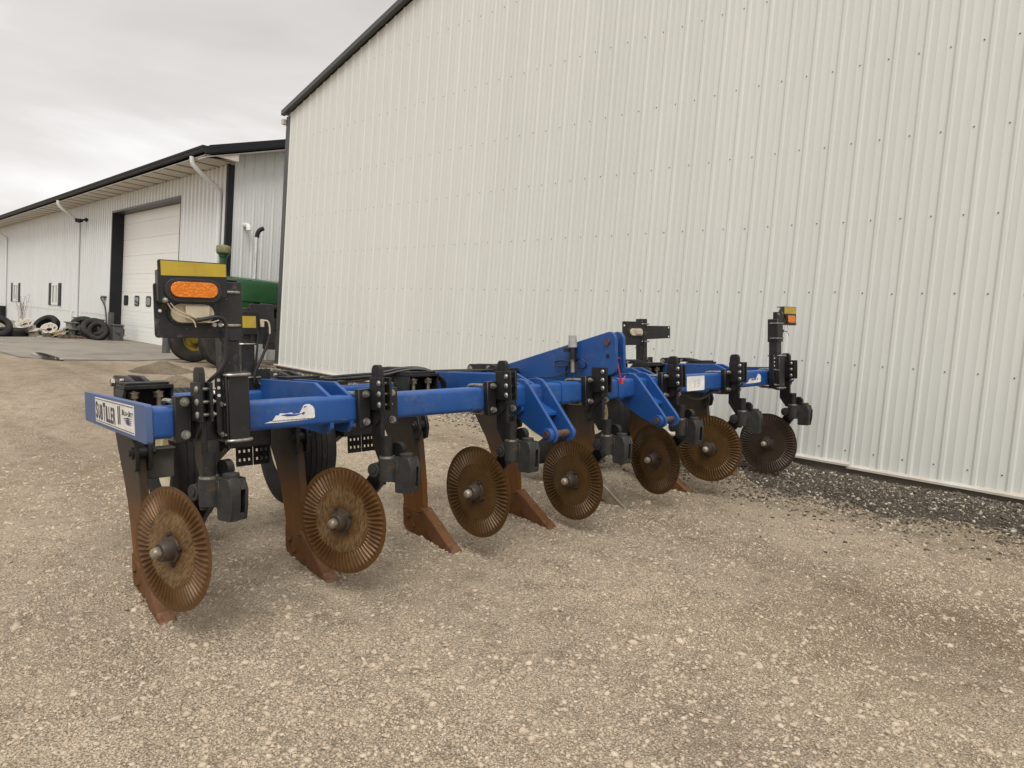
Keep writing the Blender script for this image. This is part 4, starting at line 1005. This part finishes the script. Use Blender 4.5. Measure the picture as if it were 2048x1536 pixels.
# ---------------- shanks
def shank_unit():
    root = empty('shank_unit', (0,0,0), rp)
    v0, v1 = -.108, -.070
    b = MB(); b.prism([(-1.16, .86), (-1.15, .78), (-1.10, .70), (-.99, .56), (-.93, .45), (-.87, .26), (-.86, .12), (-.70, .12), (-.645, .20), (-.65, .40), (-.675, .62), (-.70, .80), (-.70, .86)], 1, v0, v1)
    b.build('shank', M['shank'], root, bevel=.004)
    b = MB(); b.prism([(-.868, .215), (-.852, .205), (-.72, .195), (-.64, .205), (-.55, .07), (-.56, .045), (-.70, .045), (-.845, .075), (-.868, .10)], 1, v0-.006, v1+.006)
    b.build('heel_plate', M['rust'], root, bevel=.004)
    b = MB(); vs = []
    b.prism([(-.655, .235), (-.63, .235), (-.335, .040), (-.325, .015), (-.43, .0), (-.575, .075), (-.59, .11)], 1, v0-.014, v1+.014)
    p = b.build('point', M['pink_rust'], root, bevel=.005)
    b = MB(); b.prism([(-.385, .075), (-.334, .042), (-.322, .014), (-.432, -.003), (-.45, .006)], 1, v0-.0155, v1+.0155); b.build('point_tip', M['tip'], root, bevel=.004)
    for u_, w_ in ((-.80, .16), (-.74, .11)):
        b = MB(); hexbolt(b, (u_, v0-.0065, w_), (0,-1,0), .011, .008); b.build('heel_bolt', M['rust'], root)
    b = MB(); b.tube([(-.868, v0-.002, .222), (-.85, v0-.002, .212), (-.72, v0-.002, .202), (-.655, v0-.002, .212)], .0045, 6); b.build('weld_bead', M['rust'], root)
    # saddle over the rear bar, open to the front
    b = MB()
    b.box((-.87, -.150, 1.028), (-.69, .060, 1.046)); b.box((-.86, -.140, 1.0465), (-.71, .045, 1.058))
    b.prism([(-.150, 1.028), (-.138, 1.028), (-.155, .93), (-.172, .93)], 0, -.87, -.70)
    b.box((-.87, .049, .93), (-.70, .060, 1.0278)); b.box((-.87, -.137, .93), (-.858, .0488, 1.0278))
    b.box((-.87, -.15, .825), (-.70, .06, .858))
    b.build('saddle', M['black_dusty'], root, bevel=.002)
    for v in (-.103, .004):
        b = MB(); b.cyl((-.735, v, .86), (-.735, v, 1.02), .012, n=10); b.cyl((-.735, v, .985), (-.735, v, 1.008), .0235, n=6); b.cyl((-.735, v, 1.0081), (-.735, v, 1.014), .028, n=14)
        b.build('saddle_bolt', M['zincold'], root)
    b = MB()
    for v in (-.10, -.036):
        b = MB(); b.prism([(-1.205, .93), (-1.198, 1.070), (-1.175, 1.083), (-.93, 1.083), (-.80, 1.060), (-.785, 1.0465), (-1.03, 1.0465), (-1.03, .93)], 1, v, v+.024)
        b.build('trip_plate', M['black_dusty'], root, bevel=.003)
    b = MB()
    for v, d in ((-.1005, -1), (-.0115, 1)):
        for u_, w_, r_ in ((-1.165, 1.045, .022), (-.95, 1.062, .011)): b = MB(); hexbolt(b, (u_, v, w_), (0,d,0), r_, .014); b.build('trip_bolt', M['zinc'], root)
    b = MB(); b.cyl((-.69, -.135, .735), (-.69, -.045, .735), .028, n=14); b.cyl((-.69, -.145, .735), (-.69, -.03, .735), .016, n=6)
    b.prism([(-.74, .79), (-.66, .79), (-.64, .72), (-.655, .66), (-.70, .645)], 1, -.125, -.1085); b.prism([(-.74, .79), (-.66, .79), (-.64, .72), (-.655, .66), (-.70, .645)], 1, -.0695, -.052)
    b.build('shear_clip', M['black_dusty'], root, bevel=.003)
    return root
def shankmat():
    t = NT('rusted_shank'); sep = t.n.new('ShaderNodeSeparateXYZ'); t.link(t.tc.outputs['Object'], sep.inputs[0])
    n = t.noise(9, 5, .65); hgt = t.math('ADD', sep.outputs[2], t.math('MULTIPLY', t.math('SUBTRACT', n, .5), .25))
    c = t.ramp(hgt, [(.12, (.205,.085,.017)), (.38, (.165,.066,.014)), (.52, (.075,.040,.019)), (.64, (.04,.034,.028)), (.8, (.042,.038,.033))])
    c = t.mix(t.ramp(t.noise(30, 4, .7, vec=t.map((1,1,.25))), [(.45, (0,0,0)), (.7, (.6,.6,.6))]), c, (.085,.045,.02))
    t.base(c); t.bump(t.noise(90, 4), .15, .003); return t.set(.58, .25, .4)
M['shank'] = shankmat()
sk = shank_unit(); bpy.context.view_layer.update()
for k in range(1, 7):
    c = copy_tree(sk, rp); c.location = (0, k*SP, 0)
    if k == 4:
        for ch in c.children:
            if ch.name.startswith('point'):  # the middle point has worn bright
                me = ch.data.copy(); me.materials[0] = M['worn_steel']; ch.data = me; ch['label'] = 'worn bright steel point'
tp = []  # stones added round each point, tinted darker to suggest its contact shadow
for k in range(7):
    for (u_, n_, sd_) in ((-.40, 70, .07), (-.55, 60, .08), (-.75, 40, .07)):
        for _ in range(n_):
            q = m4 @ V3((u_+random.gauss(0, sd_), k*SP-.09+random.gauss(0, sd_*.8), 0)); tp.append((q.x, q.y))
tp = np.array(tp); sz_ = .004*(.016/.004)**(rng.random(len(tp))**1.8)
tag(stones('contact_shade_stone', np.stack([tp[:,0], tp[:,1], hn_arr(tp[:,0], tp[:,1])], 1), sz_, np.clip(rng.beta(1.4, 2.2, len(tp)), 0, 1), M['stone'], sink=.0), 'small loose stones added round the buried shank points, toned dark as contact shadow', 'crushed stone', kind='stuff')
# ---------------- gauge wheels
def gauge_wheel(v):
    root = empty('gauge_wheel', (-1.3, v, .62), rp)
    b = MB(); b.lathe(tyre_prof(.372, .20, .118), (0,0,0), (0,1,0), 48, True)
    for j in (-.42, -.15, .15, .42): b.lathe([(.370, .118*(j-.12)), (.378, .118*(j-.10)), (.378, .118*(j+.10)), (.370, .118*(j+.12))], (0,0,0), (0,1,0), 48, True)
    b.build('tyre', M['rubber'], root)
    b = MB(); b.lathe([(.212, -.078), (.198, -.082), (.188, -.06), (.165, -.05), (.16, -.02), (.11, .0), (.05, .012), (.05, .03), (.11, .02), (.165, .0), (.175, .05), (.188, .06), (.198, .082), (.212, .078), (.195, .05), (.19, -.05)], (0,0,0), (0,1,0), 40, True)
    b.cyl((0, -.05, 0), (0, .06, 0), .055, n=18)
    for i in range(5): a = i*2*PI/5; hexbolt(b, (.085*math.cos(a), -.004, .085*math.sin(a)), (0,-1,0), .011, .01)
    b.build('rim', M['cream'], root)
    s_ = .165
    b = MB(); b.cyl((0, -.03, 0), (0, s_+.03, 0), .024, n=14); b.prism([(-.06, -.06), (.05, -.06), (.40, .10), (.40, .20), (.02, .07), (-.06, .05)], 1, s_-.025, s_+.025)
    b.box((.28, s_-.035, .06), (.40, s_+.20, .24)); b.build('arm', M['black_dusty'], root, bevel=.004)
    b = MB()
    for q in (.205, .30):
        for i in range(4): b.box((.30, q+i*.0255-.001, -.055), (.306, q+i*.0255+.0125, .06))
        for z0_, z1_ in ((-.056, -.030), (-.014, .018), (.034, .061)): b.box((.2995, q-.001, z0_), (.3065, q+.087, z1_))
    b.build('hole_plate', M['black_dusty'], root)
    return root
g0_ = gauge_wheel(.235); bpy.context.view_layer.update()
b = MB(); b.box((-.77, -.10, .595), (-.758, .065, .735)); b.box((-.80, -.10, .7351), (-.72, .065, .745)); b.build('mount_plate', M['dull'], rp, bevel=.003)
for v in (.905, 2.99, 3.70):
    c = copy_tree(g0_, rp); c.location = (-1.3, v, .62)

# ---------------- lamp posts
def slotted_plate(b, x0, x1, y0, y1, z0, z1, r=.012):
    b.prism(rounded(y0, z0, y1, z1, r, 3), 0, x0, x1)
def oval(y0, z0, y1, z1, n=8):
    r = (z1-z0)/2; cz = (z0+z1)/2
    return [(y1-r+r*math.cos(a), cz+r*math.sin(a)) for a in np.linspace(-PI/2, PI/2, n)]+[(y0+r+r*math.cos(a), cz+r*math.sin(a)) for a in np.linspace(PI/2, 1.5*PI, n)]
def ring2(b, y, z, hw, u0, u1, r=.006):
    b.tube([(u0, y-hw, z), (u1-.01, y-hw, z), (u1, y-hw+.012, z), (u1, y+hw-.012, z), (u1-.01, y+hw, z), (u0, y+hw, z)], r, 8, 1)
def front_post(vc, top, outward, name='lamp_post'):
    root = empty(name, (0,0,0), rp)
    s_ = outward
    b = MB(); b.box((-.036, vc-.035, .84), (.036, vc+.035, top)); b.cyl((.030, vc, 1.19), (.0365, vc, 1.19), .02, n=14); b.box((-.038, vc-.037, top), (.038, vc+.037, top+.006))
    b.build('post', M['speckled'], root, bevel=.004)
    b = MB(); b.box((.038, vc-.020, .828), (.052, vc+.062, 1.118)); b.box((-.048, vc+.052, .828), (.0379, vc+.0615, 1.118))
    b.prism([(vc-.02, .828), (vc-.05, .865), (vc-.058, .88), (vc-.058, 1.095), (vc-.045, 1.115), (vc-.02, 1.12)], 0, .010, .020); b.box((.0201, vc-.030, .828), (.052, vc-.0201, 1.118))
    b.prism([(vc+.062, .835), (vc+.095, .875), (vc+.095, 1.04), (vc+.062, 1.06)], 0, -.048, -.036)
    b.build('sleeve', M['black'], root, bevel=.003)
    for z in (1.085, 1.055, 1.025): b = MB(); b.cyl((.0202, vc-.045, z), (.0208, vc-.045, z), .0065, n=12); b.build('bracket_hole', M['decal'], root)
    for z in (1.105, .845): b = MB(); ring2(b, vc+.02, z, .048, -.045, .062, .007); b.build('u_bolt', M['zinc'], root)
    for z in (.99, .87):
        b = MB(); hexbolt(b, (.0205, vc-.034, z), (1,0,0), .009, .009, .022); b.build('bolt', M['zinc'], root)
        b = MB(); hexbolt(b, (-.0355, vc+.075, z), (1,0,0), .009, .009, .018); b.build('bolt', M['zinc'], root)
    return root
VN, VF = .087, 4.40
n1_ = front_post(VN, 1.475, -1)
# near post: back plate with the lamp seen from behind, and the amber lamp plate standing forward
ext = (.10, -.178)
b = MB(); slotted_plate(b, -.028+.065, -.022+.065, -.185, .09, 1.252, 1.455); b.box((.036, .045, 1.24), (.044, .135, 1.47))
b.build('lamp_plate', M['speckled'], n1_, bevel=.002)
b = MB(); b.cyl((.0435, -.165, 1.352), (.0442, -.165, 1.352), .006, n=14); b.build('plate_hole', M['decal'], n1_)
b = MB(); b.m = 0; b.prism(oval(-.142, 1.300, .032, 1.385), 0, .0432, .052); b.m = 1; b.prism(oval(-.132, 1.308, .022, 1.378), 0, .0522, .066); b.box((.0662, -.085, 1.325), (.082, .0, 1.372))
b.build('white_lamp', [M['hose'], M['offwhite']], n1_, bevel=.002)
b = MB(); X0, X1 = .082, .088
b.prism([(-.178, 1.378), (.005, 1.378), (.045, 1.405), (.066, 1.405), (.066, 1.536), (-.174, 1.536), (-.178, 1.53)], 0, X0, X1)
b.box((.045, -.178, 1.384), (X0, -.172, 1.50)); b.box((.044, -.172, 1.41), (X0, -.16, 1.455))
b.build('amber_plate', M['black'], n1_, bevel=.002)
b = MB(); b.prism([(-.168, 1.478), (.0625, 1.484), (.0625, 1.532), (-.168, 1.532)], 0, X1+.0004, X1+.0016); b.build('reflector', M['yellow'], n1_)
b = MB(); b.m = 0; b.prism(oval(-.160, 1.383, .045, 1.470), 0, X1+.0003, X1+.008); b.m = 1; b.prism(oval(-.140, 1.400, .026, 1.457), 0, X1+.0082, X1+.018)
b.build('amber_lamp', [M['hose'], M['amber']], n1_, bevel=.002)
b = MB(); b.lathe([(0, .014), (.008, .011), (.0115, .003), (.0115, 0)], (X1, -.157, 1.388), (1,0,0), 14); b.build('plate_bolt', M['zinc'], n1_)
b = MB(); b.tube([(.09, -.15, 1.378), (.085, -.13, 1.345), (.085, -.08, 1.325), (.09, -.06, 1.315), (.09, -.055, 1.29)], .0022, 5, 2); b.tube([(.09, -.14, 1.378), (.085, -.115, 1.35), (.085, -.06, 1.33), (.09, -.045, 1.318)], .0022, 5, 2); b.tube([(.088, .03, 1.318), (.088, .0, 1.308), (.09, -.04, 1.315)], .0022, 5, 1)
b.build('lamp_wire', M['offwhite'], n1_)
b = MB(); b.tube([(.09, -.055, 1.315), (.09, -.02, 1.322), (.085, .02, 1.332), (.08, .052, 1.325), (.075, .062, 1.29), (.07, .058, 1.22), (.065, .060, 1.17), (.06, .045, 1.13), (.03, .0, 1.08), (-.02, -.03, 1.03), (-.08, -.02, 1.0), (-.2, .1, 1.0)], .0075, 8, 2)
b.build('loom', M['hose'], n1_)
for z in (1.43, 1.30): b = MB(); ring2(b, VN, z, .044, .0, .046, .0065); b.build('u_bolt', M['zinc'], n1_)
for y in (.033, .012): b = MB(); b.cyl((.0725, y, 1.30), (.095, y, 1.30), .008, n=10); b.build('bolt', M['zinc'], n1_)
# far post, lamp box reaching outwards
n2_ = front_post(VF, 1.395, 1)
b = MB(); b.box((-.044, VF-.043, 1.215), (.044, VF+.043, 1.40)); b.box((-.046, VF+.044, 1.215), (-.038, VF+.10, 1.36)); b.box((-.046, VF+.044, 1.30), (.02, VF+.05, 1.46))
b.build('collar', M['black'], n2_, bevel=.003)
b = MB(); b.prism([(VF-.035, 1.40), (VF-.035, 1.435), (VF+.02, 1.492), (VF+.07, 1.502), (VF+.10, 1.503), (VF+.10, 1.40)], 0, .030, .036); b.box((.030, VF+.062, 1.352), (.036, VF+.275, 1.503)); b.box((-.03, VF+.2725, 1.352), (.0299, VF+.279, 1.503)); b.box((-.03, VF+.07, 1.497), (.0299, VF+.272, 1.503))
b.build('amber_plate', M['black'], n2_, bevel=.002)
b = MB(); b.box((.0365, VF+.075, 1.445), (.0375, VF+.268, 1.499)); b.build('reflector', M['yellow'], n2_)
b = MB(); b.m = 0; b.prism(rounded(VF+.105, 1.362, VF+.25, 1.440, .022), 0, .0364, .042); b.m = 1; b.prism(rounded(VF+.12, 1.372, VF+.238, 1.430, .016), 0, .0422, .050)
b.build('amber_lamp', [M['hose'], M['amber']], n2_, bevel=.002)
for p in ((.0365, VF-.02, 1.437), (.0365, VF+.038, 1.447), (.0365, VF+.262, 1.362)): b = MB(); b.cyl(p, (p[0]+.006, p[1], p[2]), .009, n=12); b.build('bolt', M['zinc'], n2_)
for z in (1.365, 1.245): b = MB(); ring2(b, VF, z, .05, -.02, .05, .0055); b.build('u_bolt', M['zinc'], n2_)
b = MB(); b.m = 0; b.box((-.034, VF+.052, 1.285), (-.0, VF+.088, 1.325)); b.m = 1; b.cyl((-.0, VF+.09, 1.305), (-.0, VF+.115, 1.305), .016, n=12); b.tube([(.03, VF+.14, 1.352), (.03, VF+.155, 1.32), (.03, VF+.15, 1.30), (.02, VF+.11, 1.305)], .002, 5, 1); b.tube([(.02, VF+.11, 1.305), (.03, VF+.16, 1.29), (.03, VF+.165, 1.26)], .002, 5, 1)
b.build('white_lamp', [M['offwhite'], M['hose']], n2_)
# rear posts on the back bar
def rear_post(vc, top, mirror, near=False):
    root = empty('lamp_post', (0,0,0), rp); U0 = -.95
    b = MB(); b.box((U0-.035, vc-.035, .99), (U0+.035, vc+.035, top)); b.cyl((U0+.03, vc, 1.12), (U0+.036, vc, 1.12), .02, n=14); b.build('post', M['speckled'], root, bevel=.004)
    b = MB(); b.box((U0-.05, vc+.036, .95), (U0+.05, vc+.048, 1.075)); b.box((U0+.037, vc-.05, .95), (U0+.048, vc+.05, 1.06)); b.box((U0+.02, vc+.05, .93), (U0+.03, vc+.12, 1.1)); b.build('sleeve', M['black'], root, bevel=.003)
    b = MB(); m_ = mirror
    def Y(y): return vc+m_*y
    def pr(y0, y1, z0, z1): 
        a, c = sorted((Y(y0), Y(y1))); return (a, z0, c, z1)
    q = pr(-.145, -.01, 1.235, 1.452) if near else pr(-.30, -.01, 1.205, 1.405); b.prism(rounded(*q, .01, 3), 0, U0+.036, U0+.043)
    b.build('lamp_plate', M['black'], root, bevel=.002)
    b = MB(); pts = [(Y(.0), 1.41), (Y(.06), 1.40), (Y(.12), 1.375), (Y(.46), 1.375), (Y(.46), 1.265), (Y(.13), 1.255), (Y(.06), 1.20), (Y(.0), 1.20)]
    b.prism(pts, 0, U0-.045, U0-.037)
    if not near: b.build('side_plate', M['black'], root, bevel=.002)
    q = pr(-.215, -.055, 1.285, 1.345)
    b = MB(); b.m = 0
    if not near: b.prism(oval(q[0]-.02, q[1]-.015, q[2]+.02, q[3]+.015), 0, U0+.0432, U0+.047); b.m = 1
    if not near:
        b.prism(oval(*q), 0, U0+.0472, U0+.062); b.box((U0+.0621, (q[0]+q[2])/2-.02, q[1]+.01), (U0+.075, (q[0]+q[2])/2+.05, q[3]-.01))
        b.build('white_lamp', [M['hose'], M['offwhite']], root, bevel=.002)
    for z, h_ in ((1.385, .05), (1.235, .05), (1.055, .06)): b = MB(); ring2(b, vc, z, h_, U0-.04, U0+.052, .0055); b.build('u_bolt', M['zinc'], root)
    for y, z in () if near else ((.435, 1.36), (.435, 1.28), (-.28, 1.37)): b = MB(); b.cyl((U0-.0365 if y > 0 else U0+.0435, Y(y), z), (U0-.0355 if y > 0 else U0+.0445, Y(y), z), .008, n=10); b.build('plate_hole', M['decal'], root)
    b = MB(); b.tube([(U0+.06, Y(-.05), 1.31), (U0+.055, Y(-.04), 1.2), (U0+.05, Y(-.03), 1.1), (U0+.05, Y(-.05), 1.0), (U0+.2, Y(-.1), .995)], .006, 8, 2); b.build('loom', M['hose'], root)
    return root
rear_post(3.885, 1.43, 1)
r1 = rear_post(.495, 1.43, -1, True)
# near rear post carries a small yellow reflector box and its grey plug
b = MB(); b.box((-.896, .455, 1.285), (-.890, .548, 1.412)); b.box((-.9, .548, 1.29), (-.885, .553, 1.40)); b.build('reflector_bracket', M['black_dusty'], r1, bevel=.002)
b = MB(); b.box((-.8895, .45, 1.322), (-.8882, .532, 1.385)); b.build('reflector', M['yellow'], r1)
b = MB(); b.box((-.896, .5535, 1.326), (-.876, .574, 1.368)); b.build('plug', M['offwhite'], r1, bevel=.003)
b = MB(); b.m = 0; b.tube([(-.885, .574, 1.362), (-.88, .592, 1.362), (-.878, .602, 1.34), (-.878, .602, 1.29)], .0045, 6, 2); b.m = 1; b.tube([(-.878, .602, 1.29), (-.878, .592, 1.25), (-.878, .56, 1.17), (-.878, .52, 1.10), (-.88, .51, 1.05), (-.89, .515, 1.01), (-.93, .55, .995)], .008, 8, 2)
b.build('loom', [M['offwhite'], M['hose']], r1)

# ---------------- hoses along the rear bar and U-bolts on it
b = MB()
for j, (dv, dw) in enumerate(((0, 0), (.02, .016), (-.015, .03))):
    b.tube([(-.93+dv, .72, 1.0), (-.92+dv, .9, 1.005+dw), (-.93+dv, 1.15, 1.015+dw), (-.90+dv, 1.30, 1.02+dw), (-.86+dv, 1.42, 1.055+dw*.8), (-.80+dv, 1.52, 1.065+dw*.6), (-.74+dv, 1.60, 1.03+dw*.5), (-.74+dv, 1.64+j*.015, .98), (-.76, 1.66, .92)], .009, 8, 2)
    if j: b.tube([(-.93+dv, .95, 1.0), (-.92+dv, 1.2, 1.005+dw*.5), (-.94+dv, 1.45, 1.03+dw*.6), (-.95+dv, 1.7, 1.035+dw*.5), (-.93+dv, 1.95, 1.035+dw*.5), (-.9+dv, 2.1, 1.045), (-.86, 2.2, 1.045)], .0065, 8, 2)
b.build('hydraulic_hose', M['hose'], rp)
b = MB(); b.tube([(-.12, 3.30, .855), (-.10, 3.40, .80), (-.09, 3.52, .80), (-.10, 3.62, .845), (-.11, 3.68, .86)], .011, 8, 2); b.build('hydraulic_hose', M['hose'], rp)
for v in (.30, .42, 1.32, 2.62, 3.75):
    b = MB(); b.tube([(-.868, v, .85), (-.866, v, .98), (-.88, v, .996), (-.99, v, .998), (-1.01, v, .98), (-1.01, v, .86)], .008, 8, 1); b.build('bar_clamp', M['zinc'], rp)
for v in (.76-.1, 4.1, 4.25, .0+.88):
    b = MB(); b.box((-1.06, v, 1.0), (-.72, v+.10, 1.022)); b.box((-1.0, v+.02, 1.022), (-.8, v+.08, 1.036)); b.build('clamp_cap', M['black_dusty'], rp, bevel=.003)
bpy.context.view_layer.update()
print('verts', sum(len(m.vertices) for m in bpy.data.meshes))
